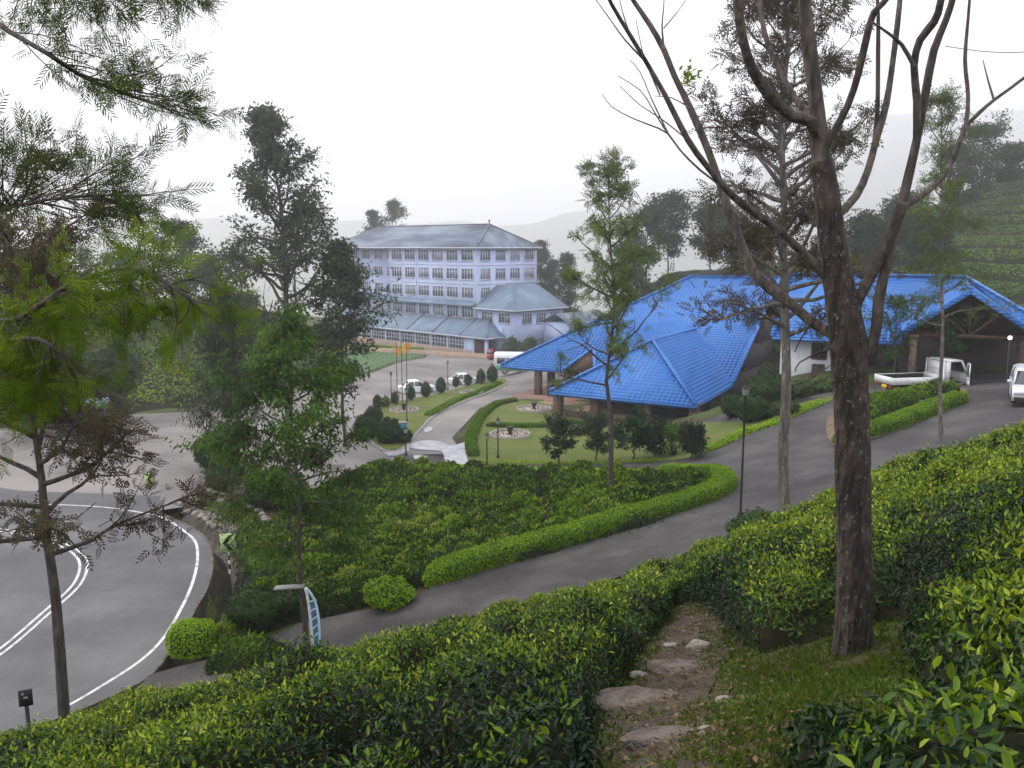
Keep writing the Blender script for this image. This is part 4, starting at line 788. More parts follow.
def roof_plane(mb,P,up,rib=.4,rw=.05,rh=.04,mi=0,rmi=0,th=.08):
    """solid roof slope with raised ribs running down it; P: corners, up: a point higher up the slope direction"""
    P=np.array(P,float); n=nrm(np.cross(P[1]-P[0],P[2]-P[0])); n=n if n[2]>0 else -n
    mb.prism(P,-n*th,mi)
    dn_=nrm(np.array([n[0],n[1],0]));s=nrm(dn_-n*(dn_@n)); e=np.cross(n,s)   # s: downhill, e: along the eave
    o=P[0];uv=np.c_[(P-o)@e,(P-o)@s];u=math.ceil(uv[:,0].min()/rib)*rib+.01
    while u<uv[:,0].max():
        xs=[]
        for i in range(len(uv)):
            a,b=uv[i],uv[(i+1)%len(uv)]
            if (a[0]-u)*(b[0]-u)<0: xs.append(a[1]+(b[1]-a[1])*(u-a[0])/(b[0]-a[0]))
        xs.sort()
        for a,b in zip(xs[::2],xs[1::2]):
            if b-a>.1:
                A=o+e*u+s*a;B=o+e*u+s*b;V=np.array([A-e*rw,A+n*rh,A+e*rw,B-e*rw,B+n*rh,B+e*rw])+n*.002
                mb.raw(V,[[0,1,4,3],[1,2,5,4]],rmi)
        u+=rib
    return n
M['fac_glass2']=mat('curtained_glass_mat',(.16,.17,.21),.3,col2=(.06,.065,.09),scale=.9,spec=.5);M['fac_glass3']=mat('pale_blind_mat',(.30,.31,.36),.4,col2=(.14,.15,.19),scale=.7,spec=.4)
GL=[M['fac_glass'],M['fac_glass2'],M['fac_glass'],M['fac_glass3'],M['fac_glass2']]
def factory():
    th=math.atan2(.72,.69); Cx,Cy=-6.2,150.; zg=-18.75; root=empty('factory',(Cx,Cy,zg),th,'long lavender blue four storey tea factory with rows of windows and a glazed veranda','factory')
    # local x: along the right facade, y: along the left facade; eaves 18.75 above ground
    EZ=18.7;LL=44;W=15.5
    wl=MB();wl.bb(0,W,0,24.5,0,EZ-.05);wl.bb(2.2,W,24.5,LL,0,EZ-.05)
    wl.bb(-.0+.02,12.3,-9.4,-.003,0,8.2)  # annex block, nearer end
    wl.build('wall',M['fac_wall'],root)
    tr=MB()
    for z in (8.9,12.3,15.6): tr.bb(-.06,W+.06,-.07,24.55,z-.09,z+.09)
    for y in (0.2,8.2,16.3,24.3): tr.bb(-.14,-.02,y-.07,y+.07,5.3,EZ-.3)
    for x in (7.6,W-.1): tr.bb(x-.07,x+.07,-.16,-.08,8.4,EZ-.3)
    tr.build('cornice',M['fac_trim'],root)
    ov=.75;rf=MB();ap=np.array([7.75,4.6,EZ+4.2]);ap2=np.array([7.75,LL-6,EZ+4.2]);c=[np.array(k,float) for k in [(-ov,-ov,EZ),(W+ov,-ov,EZ),(W+ov,LL+ov,EZ),(-ov,LL+ov,EZ)]]
    roof_plane(rf,[c[0],ap,ap2,c[3]],None,.9,.05,.05);roof_plane(rf,[c[0],c[1],ap],None,.9,.05,.05);roof_plane(rf,[c[1],c[2],ap2,ap],None,.9);roof_plane(rf,[c[2],c[3],ap2],None,.9)
    for a,b in [(c[0],ap),(c[1],ap),(ap,ap2)]: rf.beam(a+[0,0,.06],b+[0,0,.06],.3,.12,0)
    rf.bb(-ov-.1,W+ov+.1,-ov-.12,-ov,EZ-.2,EZ+.02,1);rf.bb(-ov-.12,-ov,-ov,LL,EZ-.2,EZ+.02,1)
    r_=rf.build('roof',[M['fac_roof'],M['fac_trim']],root); MB().lathe((7.75,4.6,EZ+4.2),[(.1,0),(.08,.3),(.2,.45),(.18,.65),(.03,.9)],8).build('finial',M['fac_roof'],r_)
    def window(cx,cy,z,w_,h_,side,n=4):
        """framed casement row: side 'l' looks along -x, 'r' along -y"""
        f=MB();t=.07;h2=h_/2;w2=w_/2
        def b(u0,u1,z0,z1,d0,d1,mi):
            if side=='l': f.bb(cx-d1,cx-d0,cy+u0,cy+u1,z+z0,z+z1,mi)
            else: f.bb(cx+u0,cx+u1,cy-d1,cy-d0,z+z0,z+z1,mi)
        b(-w2,w2,-h2,h2,.005,.03,1);b(-w2-.08,w2+.08,-h2-.14,-h2,.004,.17,0);b(-w2-.05,w2+.05,h2,h2+.09,.004,.1,0)
        for i in range(n+1): u=-w2+w_*i/n; b(u-.05,u+.05,-h2,h2,.03,.09,0)
        b(-w2,w2,h2*.35,h2*.35+.05,.032,.075,0)
        f.build('window',[M['fac_trim'],GL[(int(cx*7+cy*13+z*5)*7)%5]],root)
    zs=[17.35,14.05,10.75,7.3]
    for r,z in enumerate(zs):
        for i in range(6): window(0,2.3+3.95*i,z,2.95,1.8,'l')
        for i in range(4): window(2.2,26.5+4.1*i,z,2.6,1.75,'l')
    for i in range(4):
        window(2.1+3.8*i,0,zs[0],2.5,1.8,'r');window(2.1+3.8*i,0,zs[1],2.5,1.8,'r')
    window(2.1,0,zs[2],2.3,1.75,'r')
    for y in (-2.6,-6.8): window(.02,y,6.75,2.7,1.6,'l')
    for x in (2.8,6.4,10): window(x,-9.4,6.6,2.4,1.6,'r')
    for x in (3.4,): window(x,-9.4,2.6,1.8,1.6,'r',3)
    # lean-to awning between the third and fourth window row
    aw=MB();roof_plane(aw,[(-.02,0,9.3),(-1.15,0,8.55),(-1.15,24.5,8.55),(-.02,24.5,9.3)],None,.6);roof_plane(aw,[(2.18,24.5,9.3),(1.05,24.5,8.55),(1.05,LL,8.55),(2.18,LL,9.3)],None,.6);aw.build('awning_roof',M['teal_roof'],root)
    # annex hipped roof
    an=MB();e=8.25;A=np.array([(-.8,0.1,e),(-.8,-10.2,e),(12.9,-10.2,e),(12.9,-.02,e)],float);r1=np.array([4.8,-4.6,12.0]);r1b=np.array([4.8,-.02,12.0]);r2=np.array([11.0,-4.6,12.0])
    roof_plane(an,[A[0],A[1],r1,r1b],None,.7);roof_plane(an,[A[1],A[2],r2,r1],None,.7);roof_plane(an,[A[2],A[3],np.array([11.0,-.02,12.0]),r2],None,.7)
    an.prism([r1b,r1,r2,np.array([11.0,-.02,12.])],(0,0,-.06));an.beam(A[1]+[0,0,.05],r1+[0,0,.05],.22,.08,0)
    an.bb(-.9,-.8,-10.2,.1,e-.2,e,1);an.bb(-.9,12.9,-10.3,-10.2,e-.2,e,1)
    an.build('annex_roof',[M['teal_roof'],M['fac_trim']],root)
    # veranda: x from -4.1 to 0, y from -6.6 to 24
    ve=MB();zt=6.4;ze=3.65
    segs=[-1.5,5.5,12.5,19.5,30]
    roof_plane(ve,[(-.05,-3.2,zt),(-4.5,-7.1,ze),(-4.5,30,ze),(-.05,30,zt)],None,.55,.04,.03);roof_plane(ve,[(-.05,-3.2,zt),(-.05,-7.1,ze),(-4.5,-7.1,ze)],None,.55,.04,.03)
    for y in (-.2,7,14.2,21.4): ve.beam((-.1,y,zt+.08),(-4.5,y,ze+.08),.28,.14,1)
    ve.beam((-.05,-3.2,zt+.06),(-4.5,-7.1,ze+.06),.25,.12,1);ve.bb(-4.62,-4.5,-7.2,30,ze-.22,ze,2);ve.bb(-4.5,-.1,-7.22,-7.1,ze-.22,ze,2)
    ve.build('veranda_roof',[M['teal_roof'],M['fac_roof'],M['fac_trim']],root)
    vg=MB();vg.bb(-3.8,-3.76,-1.0,30,1.25,3.3,1);vg.bb(-4.0,-3.6,-2.8,30,-.6,1.2,2)
    y=-1.0
    while y<30: vg.bb(-3.9,-3.8,y-.05,y+.05,1.2,3.45,0);y+=.78
    for z in (1.25,2.0,2.7,3.3): vg.bb(-3.88,-3.79,-1,30,z-.05,z+.05,0)
    for y in (-1,3.4,7.8,12.2,16.6,21,25.4): vg.bb(-4.02,-3.8,y-.14,y+.14,-.4,3.6,0)
    vg.build('veranda_glazing',[M['fac_trim'],M['fac_glass'],M['tan']],root)
    d=MB();d.bb(-4.02,-3.6,-6.6,-6.0,-.5,3.6,0);d.bb(-3.95,-3.6,-3.3,-1.02,-.5,3.6,0);d.bb(-3.6,-.1,-3.35,-3.2,-.5,3.6,0);d.bb(-.25,.0,-6.6,-3.3,-.5,5,0);d.build('porch_wall',M['fac_wall'],root)
    MB().bb(-3.7,-3.62,-6.0,-3.35,-.5,3.0).build('door',M['brown_door'],root)
    s=MB()
    for k in range(12): s.bb(6+k*.45,6.45+k*.45,-12.1,-10.9,.0+k*.36,.36+k*.36)
    s.beam((6,-12.1,1.0),(11.4,-12.1,5.3),.07,.07,1);s.beam((6,-10.9,1.0),(11.4,-10.9,5.3),.07,.07,1)
    for k in range(7): s.beam((6.2+k*.85,-12.1,.2+k*.68),(6.2+k*.85,-12.1,1.15+k*.68),.05,.05,1)
    s.bb(11.4,15,-12.1,-9.42,4.2,4.4);s.bb(11.5,11.7,-12.1,-11.9,-.5,4.2,1);s.bb(14.8,15,-12.1,-11.9,-.5,4.2,1)
    s.build('outside_stair',[M['fac_trim'],M['brown_door']],root)
factory()
# low sheds right of the factory
sh=empty('shed',gz(9.5,140),.75,'low grey roofed shed partly hidden right of the factory','shed');m_=MB();m_.bb(0,10,0,6,-.5,3.2);m_.build('wall',M['fac_wall'],sh);m_=MB();roof_plane(m_,[(-.5,-.6,3.2),(10.5,-.6,3.2),(10.5,3,4.8),(-.5,3,4.8)],None,.6);roof_plane(m_,[(-.5,6.6,3.2),(10.5,6.6,3.2),(10.5,3,4.8),(-.5,3,4.8)],None,.6);m_.build('roof',M['fac_roof'],sh);MB().bb(2,4.5,-.06,-.01,.2,2.4).build('door',M['brown_door'],sh)
rw=sweep('retaining_wall',smooth([np.r_[p,0] for p in GG([(335,350.5),(365,351.5),(400,353),(430,354.5),(470,357),(490,358.5)])[:,:2]],2),[(-.2,-.3),(-.2,.75),(.2,.75),(.2,-.3)],M['tan']);tag(rw,'low tan wall running along the front of the factory veranda','wall')
# ---- blue roofed visitor centre
M['blue']=mat('blue_tile_mat',(.010,.125,.46),.5,col2=(.05,.17,.40),scale=.7,spec=.3,detail=10)
M['blue_rib']=mat('blue_tile_rib_mat',(.018,.16,.52),.45,col2=(.02,.12,.40),scale=1.2,spec=.4)
def tile_bump(m):
    nt=m.node_tree;b=nt.nodes['Principled BSDF'];w_=nt.nodes.new('ShaderNodeTexWave');w_.wave_type='BANDS';w_.bands_direction='Z';w_.inputs['Scale'].default_value=1.5;tc=nt.nodes.new('ShaderNodeTexCoord');nt.links.new(tc.outputs['Object'],w_.inputs['Vector'])
    bp=nt.nodes.new('ShaderNodeBump');bp.inputs['Distance'].default_value=.05;bp.inputs['Strength'].default_value=.9;nt.links.new(w_.outputs['Fac'],bp.inputs['Height']);nt.links.new(bp.outputs[0],b.inputs['Normal'])
tile_bump(M['blue']);tile_bump(M['blue_rib'])
M['timber']=mat('brown_timber_mat',(.10,.055,.035),.8,col2=(.06,.035,.025),scale=3)
M['stone']=mat('column_stone_mat',(.20,.14,.11),.9,col2=(.11,.08,.065),scale=3,bump=.5)
M['terrace']=mat('terrace_mat',(.30,.18,.14),.85,col2=(.24,.15,.12),scale=1)
M['white_wall']=mat('white_wall_mat',(.62,.63,.66),.85,col2=(.5,.51,.55),scale=.8)
M['shaded_cream']=mat('shade_wall_mat',(.075,.058,.052),.9,col2=(.05,.042,.04),scale=.6)  # wall colour darkened to carry the shade under roofs and porch
def visitor():
    O=np.array([-1.2,89.,-12.3]);root=empty('visitor_centre',(O[0],O[1],-15.3),0,'sprawling visitor centre under wide bright blue hipped roofs with open timber porches','building')
    base=np.array([O[0],O[1],-15.3]);e=np.array([.862,-.507,0]);s=np.array([.507,.862,0]);up=np.array([0,0,1.]);k=.566
    def W(a,b,z): return O+e*a+s*b+up*z-base   # a along the eave, b inwards, z above the main eave
    rf=MB()
    # main plane with the notch, cut round the front hip roof
    ridge_b=16.0;rz_=ridge_b*k;A1=15.0;A2=24.7
    P=[W(0,0,0),W(7.4,0,0),W(9.1,3.6,3.6*k),W(10.9,0,0),W(A2,0,0),W(A2,ridge_b,rz_),W(A1,ridge_b,rz_)]
    roof_plane(rf,P,None,.42,.07,.07,0,1)
    roof_plane(rf,[W(0,0,0),W(A1,ridge_b,rz_),W(0,30,0)],None,.42,.07,.07,0,1)
    roof_plane(rf,[W(0,32,0),W(A1,ridge_b,rz_),W(A2,ridge_b,rz_),W(A2,32,0)],None,.42,.07,.07,0,1)
    # right verge continuing down to the front hip roof
    # front hip roof: eave box from a0..a1, b -?..; corners found from the photograph's heights
    c1=PY(549,392,72.3);c2=PY(696,406,65.7);c3=PY(717,392,72.3);ap=np.array([12.5,75.4,-8.2])
    zE=-12.3;c1[2]=c2[2]=c3[2]=zE
    s2=nrm(c3-c2);rend=ap+s*11.8
    c4=c3+s*5.2;c4[2]=zE;c0=c1+s*6;c0[2]=zE
    rf2=MB();roof_plane(rf2,[c1-base,c2-base,ap-base],None,.42,.07,.07,0,1);roof_plane(rf2,[c2-base,c4-base,rend-base,ap-base],None,.42,.07,.07,0,1);roof_plane(rf2,[c1-base,ap-base,rend-base,c0+s*5-base],None,.42,.07,.07,0,1)
    for m_,L_ in ((rf,[(W(0,0,0),W(A1,ridge_b,rz_)),(W(A1,ridge_b,rz_),W(A2,ridge_b,rz_)),(W(A2,0,0),W(A2,ridge_b,rz_)),(W(7.4,0,0),W(9.1,3.6,3.6*k)),(W(9.1,3.6,3.6*k),W(10.9,0,0))]),(rf2,[(c1-base,ap-base),(c2-base,ap-base),(ap-base,rend-base)])):
        for a,b in L_: m_.beam(a+[0,0,.1],b+[0,0,.1],.32,.14,1)
    def fascia(mb,a,b,h_=.28): mb.beam(a+np.array([0,0,-.16]),b+np.array([0,0,-.16]),.08,h_,1)
    fascia(rf,W(0,0,0),W(7.4,0,0));fascia(rf,W(10.9,0,0),W(A2,0,0));fascia(rf2,c1-base,c2-base);fascia(rf2,c2-base,c4-base)
    rf.build('main_roof',[M['blue'],M['blue_rib']],root);rf2.build('front_roof',[M['blue'],M['blue_rib']],root)
    nt_=MB().prism([W(7.5,.25,-.05),W(10.8,.25,-.05),W(9.1,3.3,3.1*k)],s*.12);nt_.build('gable_panel',M['timber'],root)
    # right wing
    M2=np.array([34.3,65,-2.25]);e1=np.array([.902,-.432,0]);e2=np.array([-.432,-.902,0]);L0=M2-e1*12.8
    zE2=-6.65;d=7.3
    f1=L0+e2*d;f2=M2+e2*d+e1*7.2;bk1=L0-e2*d;bk2=M2-e2*d+e1*7.2
    for q in (f1,f2,bk1,bk2): q[2]=zE2
    pk=PY(971,291,51.6);pr=M2+e2*1.0;pr[2]=pk[2]+.05;hw=3.75
    fl=pk-e1*hw;fr=pk+e1*(hw+.3);fl[2]=fr[2]=-5.45
    bl=pr-e1*hw;bl[2]=-5.45;br_=pr+e1*(hw+.3);br_[2]=-5.45
    vl=M2-e1*hw+e2*5.3;vl[2]=-5.5;ve_=M2-e1*hw+e2*d;ve_[2]=zE2;vr=M2+e1*(hw+.3)+e2*5.3;vr[2]=-5.5
    wr=MB();roof_plane(wr,[f1-base,ve_-base,vl-base,M2-base,L0-base],None,.42,.07,.07,0,1);roof_plane(wr,[M2-base,vr-base,f2-base],None,.42,.07,.07,0,1);roof_plane(wr,[bk1-base,L0-base,M2-base,bk2-base],None,.6,.07,.07,0,1);roof_plane(wr,[M2-base,f2-base,bk2-base],None,.42,.07,.07,0,1)
    wr.beam(L0-base+[0,0,.1],M2-base+[0,0,.1],.32,.14,1);wr.beam(f1-base+[0,0,.06],L0-base+[0,0,.08],.3,.14,1);fascia(wr,f1-base,ve_-base);wr.beam(M2-base+[0,0,.1],f2-base+[0,0,.1],.3,.14,1)
    wr.build('wing_roof',[M['blue'],M['blue_rib']],root)
    pw=MB();roof_plane(pw,[fl-base,pk-base,pr-base,bl-base],None,.42,.07,.07,0,1);roof_plane(pw,[fr-base,br_-base,pr-base,pk-base],None,.42,.07,.07,0,1)
    pw.beam(fl-base+[0,0,0],pk-base+[0,0,0],.1,.3,1);pw.beam(pk-base,fr-base,.1,.3,1);pw.beam(pk-base+[0,0,.1],pr-base+[0,0,.1],.3,.14,1)
    pw.build('porch_roof',[M['blue'],M['blue_rib']],root)
    tm=MB();q=-e2*.8
    tm.beam(fl-base+q+e1*.4,fr-base+q-e1*.4,.16,.25);tm.beam(pk-base+q-[0,0,.2],(fl+fr)/2-base+q,.14,.2);tm.beam((fl*.5+fr*.5)-base+q,(fl*.45+pk*.55)-base+q,.1,.14);tm.beam((fl*.5+fr*.5)-base+q,(fr*.45+pk*.55)-base+q,.1,.14)
    tm.prism([fl-base-e2*4+[0,0,0],fr-base-e2*4,pk-base-e2*4],-e2*.1);tm.build('gable_frame',M['timber'],root)
    # columns
    def column(p,zt,zb,w_=.5,mt='stone',rot=0): MB().box((0,0,(zt-zb)/2),(w_,w_,zt-zb),0,rz=rot).box((0,0,zt-zb-.12),(w_+.14,w_+.14,.24),0,rz=rot).box((0,0,.3),(w_+.1,w_+.1,.6),0,rz=rot).build('column',M[mt],root,loc=(p[0]-base[0],p[1]-base[1],zb-base[2]))
    for px,py,Y in [(531,399,86.8),(544,398,87.5),(568,397,90),(560,399,85.6)]:
        p=PY(px,py,Y)+s*1.0+e*.3;column(p,zE+.1,float(H(p[0],p[1]))-.3,.62,rot=-.53)
    for tq in (.03,.30,.66,.97):
        p=c1+(c2-c1)*tq+s*1.0;column(p,zE+.05,float(H(p[0],p[1]))-.3,.7,rot=-.53)
    for t in (0.35,.95): p=c2+(c3-c2)*t-e*.9;column(p,zE-.02,float(H(p[0],p[1]))-.3,.28,'white_wall' if 0 else 'stone',rot=-.53)
    for a,b in [(-.82,0.6),(.88,.6),(-.8,5),(.85,5)]: p=(fl+fr)/2+e1*a*hw-e2*b;column(p,-5.4,float(H(p[0],p[1]))-.3,.42,rot=-.45)
    # walls
    wl=MB()
    def wall(a,b,zb,zt,th=.25,mi=0):
        a=np.array(a,float);b=np.array(b,float);wl.beam((a[0]-base[0],a[1]-base[1],(zb+zt)/2-base[2]),(b[0]-base[0],b[1]-base[1],(zb+zt)/2-base[2]),th,zt-zb,mi)
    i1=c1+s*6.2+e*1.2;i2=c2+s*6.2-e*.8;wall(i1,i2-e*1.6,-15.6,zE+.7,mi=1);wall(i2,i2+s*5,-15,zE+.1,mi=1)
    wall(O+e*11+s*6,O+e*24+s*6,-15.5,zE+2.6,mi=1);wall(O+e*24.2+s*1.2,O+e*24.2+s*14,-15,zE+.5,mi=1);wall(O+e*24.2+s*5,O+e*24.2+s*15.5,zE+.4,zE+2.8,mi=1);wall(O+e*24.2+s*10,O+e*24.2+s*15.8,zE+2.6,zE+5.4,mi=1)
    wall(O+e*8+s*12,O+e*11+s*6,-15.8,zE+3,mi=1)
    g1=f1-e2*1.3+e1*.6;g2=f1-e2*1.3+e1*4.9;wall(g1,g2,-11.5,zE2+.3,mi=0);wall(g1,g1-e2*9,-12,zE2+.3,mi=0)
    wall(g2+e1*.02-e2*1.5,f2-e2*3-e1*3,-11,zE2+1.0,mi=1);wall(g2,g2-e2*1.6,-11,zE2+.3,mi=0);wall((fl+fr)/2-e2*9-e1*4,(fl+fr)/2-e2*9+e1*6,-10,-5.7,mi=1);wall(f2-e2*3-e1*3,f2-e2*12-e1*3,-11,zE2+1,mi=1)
    wl.build('wall',[M['white_wall'],M['shaded_cream']],root)
    # windows and doors seen in the shade
    def pane(name,a,b,z0,z1,mt):
        a=np.array(a,float)-base;b=np.array(b,float)-base;m_=MB();m_.beam((a[0],a[1],(z0+z1)/2-base[2]),(b[0],b[1],(z0+z1)/2-base[2]),.08,z1-z0);o=m_.build(name,mt,root)
        fr_=MB()
        for t in (0,.5,1): c_=a+(b-a)*t;fr_.beam((c_[0],c_[1],z0-base[2]),(c_[0],c_[1],z1-base[2]),.12,.12)
        for z in (z0,z1): fr_.beam((a[0],a[1],z-base[2]),(b[0],b[1],z-base[2]),.12,.1)
        fr_.build('frame',M['timber'],o)
    off=-s*.2
    for t in (.08,.3,.52,.74): a=i1+(i2-i1)*t+off;b=i1+(i2-i1)*(t+.15)+off;pane('window',a,b,-14.2,-12.4,M['dark'])
    o2=e2*.18;pane('window',g1+e1*2.2+o2,g1+e1*3.2+o2,-8.3,-7.1,M['dark']);pane('door',g1+e1*2.3+o2,g1+e1*3.1+o2,-10.4,-8.75,M['shaded_cream'])
    for t in (.5,3,5.6): a=g2-e2*1.5+e1*t+e2*.2;pane('window',a,a+e1*1.7,-8.9,-7.1,M['dark'])
    # terrace floor and low wall
    fl_=MB();tp=[c1+s*1+e*.5,c2+s*.8-e*.5,c2+s*7-e*.5,c1+s*7+e*.5];fl_.prism([np.array([p[0]-base[0],p[1]-base[1],.75]) for p in tp],(0,0,-1.5))
    tp=[O+e*2+s*-1.0,O+e*11.5+s*-1.5,O+e*11.5+s*8,O+e*2+s*8];fl_.prism([np.array([p[0]-base[0],p[1]-base[1],.12]) for p in tp],(0,0,-1.))
    tp=[O+e*5.2+s*-7.5,O+e*8.6+s*-9.8,O+e*11.5+s*-1.5,O+e*7+s*-1];fl_.prism([np.array([p[0]-base[0],p[1]-base[1],.22]) for p in tp],(0,0,-1.))
    fl_.build('terrace',M['terrace'],root)
    lw=MB();a=c1+s*1.2+e*1-base;b=c2+s*1.0-e*4-base;lw.beam((a[0],a[1],1.0),(b[0],b[1],1.2),.25,.6);lw.build('parapet',M['stone'],root)
    # warm lit window deep under the front roof
    m,nt,b=new_mat('lit_window_mat');b.inputs['Base Color'].default_value=(.5,.2,.06,1);b.inputs['Emission Color'].default_value=(1,.32,.08,1);b.inputs['Emission Strength'].default_value=.5
    p=PY(716,405,71.5);q=c3+s*1.5-e*.1;MB().box((q[0]-base[0],q[1]-base[1],1.6),(.9,.12,.7),0,rz=-.53).build('lit_window',m,root)
    return dict(c1=c1,c2=c2,fl=fl,fr=fr,e1=e1,e2=e2,pk=pk)
VC=visitor()
# ---------------------------------------------------------------- street furniture
M['iron']=mat('black_iron_mat',(.02,.02,.022),.5,col2=(.035,.035,.035),scale=5)
M['lampglass']=mat('lantern_glass_mat',(.35,.36,.36),.3,col2=(.25,.26,.26),scale=4)
def lantern(loc,h_,label,cat='lamp post',group='black garden lamp posts',lit=False):
    r=empty('lamp_post',loc,0,label,cat,group);p=MB();p.lathe((0,0,0),[(.13,-.1),(.13,.12),(.09,.2),(.05,.3),(.04,h_*.5),(.035,h_-.45),(.06,h_-.42),(.03,h_-.38)],8);p.build('pole',M['iron'],r)
    l=MB();l.lathe((0,0,h_-.4),[(.05,0),(.11,.03),(.14,.26)],6);g=l.build('lantern',M['lampglass'],r)
    MB().lathe((0,0,h_-.14),[(.18,0),(.10,.09),(.03,.16),(.012,.24)],6).build('cap',M['iron'],g);return r
LP=[((406,456),(427),'garden lamp post standing beside the blue box at the drive corner'),((407,422),388,'lamp post rising from the pale round bed in the topiary garden'),((391.5,404.5),372,'stout lamp post beside the flagpoles behind the topiary garden'),((448,391),361,'lamp post standing behind the middle of the topiary row'),((498,459),418,'garden lamp post on the lawn in front of the lower round bed'),((487,467),433,'lamp post at the near left corner of the garden lawn'),((492,384),363,'lamp post by the last two topiary bushes near the bus')]
for (px,py),tp,lb in LP:
    g=G(px,py);h_=PY(px,tp,g[1])[2]-g[2];lantern(g,h_,lb)
tall=gz(*PY(740,520,31)[:2]);th_=PY(740,385,31)[2]-tall[2];lantern(tall,th_,'tall slim black lamp post by the fork of the dark drive','lamp post')
# lit white globe lamp beneath the gable
def globe():
    p=PY(1010,338,49.5);g=gz(p[0],p[1]);h_=p[2]-g[2];r=empty('globe_lamp',g,0,'lit white globe lamp glowing under the right edge of the gable','lamp');MB().tube([(0,0,-.1),(0,0,h_-.1)],.04,8).build('pole',M['iron'],r)
    m,nt,b=new_mat('lamp_globe_mat');b.inputs['Base Color'].default_value=(.8,.8,.8,1);b.inputs['Emission Color'].default_value=(1,1,1,1);b.inputs['Emission Strength'].default_value=1.6
    MB().lathe((0,0,h_-.15),[(.02,.04),(.09,.07),(.13,.16),(.09,.25),(.02,.28)],12).build('globe',m,r)
globe()
M['flag']=mat('orange_flag_mat',(.70,.26,.04),.8,col2=(.75,.42,.05),scale=1.2)
M['flag2']=mat('yellow_flag_mat',(.72,.48,.06),.8,col2=(.70,.3,.05),scale=1.2)
M['pale_metal']=mat('pale_pole_mat',(.3,.29,.28),.5,col2=(.22,.21,.2),scale=3)
for i,(px,top,py,lb) in enumerate([(397.5,344,406,'left flagpole with a limp orange flag beside the topiary garden'),(402.5,342,405,'middle flagpole with a yellow orange flag'),(407.3,340,404,'right flagpole with a drooping orange flag')]):
    g=gz(*PY(px,py,80+i*.8)[:2]);h_=PY(px,top,g[1])[2]-g[2];r=empty('flagpole',g,0,lb,'flagpole','flagpoles by the topiary garden');MB().tube([(0,0,-.1),(0,0,h_)],[.055,.03],8).lathe((0,0,h_),[(.02,0),(.06,.05),(.02,.12)],6).build('pole',M['iron'],r)
    f=MB();n=8;V=[]
    for a in range(n+1):
        for b in range(5): V.append((.04+.08*b*(1-.02*a)+.03*math.sin(a*.9+i),.06*math.sin(b*1.6+a*.5+i),h_-.1-a*.11-b*.08))
    i0=np.arange(n)[:,None]*5;j=np.arange(4)[None];f.raw(V,np.stack([i0+j,i0+j+1,i0+j+6,i0+j+5],-1).reshape(-1,4));f.build('flag',M['flag2'] if i==1 else M['flag'],r)
# topiary
cyp=[(377.6,410.5,12,'cone topiary at the left end of the row beside a pale shrub'),(394.8,405.5,10.5,'slim topiary cone just left of the flagpoles'),(411,401.5,12,'round clipped topiary just right of the flagpoles'),(426,398.5,13,'tall round topiary in front of the first white car'),(441,394.5,13.5,'broad topiary cone between the two white cars'),(456,391,9,'small lollipop topiary in front of the second white car'),(468,387,10,'cone topiary right of the second white car'),(481,384.5,12,'narrow topiary cone second from the garden tip'),(492.3,383.5,14.5,'largest topiary cone at the garden tip beside the lamp post')]
M['cyp']=leaf_mat('topiary_leaf_mat',[(0,(.012,.032,.022)),(.5,(.025,.055,.03)),(1,(.045,.08,.035))],rough=.7,trans=.1,spec=.2)
for i,(px,py,wd,lb) in enumerate(cyp):
    g=G(px,py);r=wd/2*g[1]/F;hh=r*2*1.22;bush('topiary_bush',lb,g,r,hh,200+i,mats=[M['cyp'],M['hedge_core']],lsz=.1,cat='topiary',group='topiary bushes along the garden island',trunk=.18 if i!=5 else .45)
for i,(px,py,wd,lb) in enumerate([(389,444,26,'large dark rounded shrub at the near end of the topiary garden'),(404,444,16,'dark shrub behind the blue box'),(374,424,18,'dark shrub half hidden by the leafy gum tree at the garden edge'),(366,440,26,'big dark shrub beneath the leafy gum tree crown')]):
    g=G(px,py);r=wd/2*g[1]/F;bush('shrub',lb,g,r,r*2,220+i,mats=[M['green_leaf'],M['hedge_core']],bright=.15,lsz=.16,group='dark shrubs at the garden end')
g=G(385,408);bush('shrub','pale thin shrub between the first two topiary cones',g,.5,1.1,230,mats=[M['green_leaf'],M['hedge_core']],bright=.95,lsz=.2,dens=.5)
# clipped bright box bush near the drain and other shrubs
g=G(193,653);bush('clipped_bush','bright green box clipped bush beside the drain',g,(.72,.62),1.05,240,bright=.72,lsz=.07,cat='bush',boxy=.75)
g=G(388,606);bush('clipped_bush','loose bright bush at the low end of the clipped hedge',g,.85,.95,241,bright=.55,lsz=.10,cat='bush')
g=G(262,625);bush('shrub','dark green bush beside the thin stake on the bank',g,1.2,1.3,242,mats=[M['green_leaf'],M['hedge_core']],bright=.2,lsz=.14)
for i,(px,py,Y,r,h_,lb,br) in enumerate([(752,425,51.5,1.2,1.6,'leafy shrub under the blue roof edge left of the pale trunk',.2),(768,412,54,1.6,2.3,'big shrub against the white wall beside the pale trunk',.25),(735,428,55,1.0,1.5,'dark shrub at the foot of the dark timber wall',.1),(800,402,56.5,1.0,1.0,'low bushy plant at the foot of the white wall',.6),(820,395,57,1.0,.9,'low bright plant at the right end of the white wall',.8),(783,420,50,.9,1.0,'small shrub on the grass bank by the drive',.45)]):
    b=gz(*PY(px,py,Y)[:2]);bush('shrub',lb,b,r,h_,250+i,mats=[M['green_leaf'],M['hedge_core']],bright=br,lsz=.2,dens=.8,group='shrubs on the bank by the white wall')
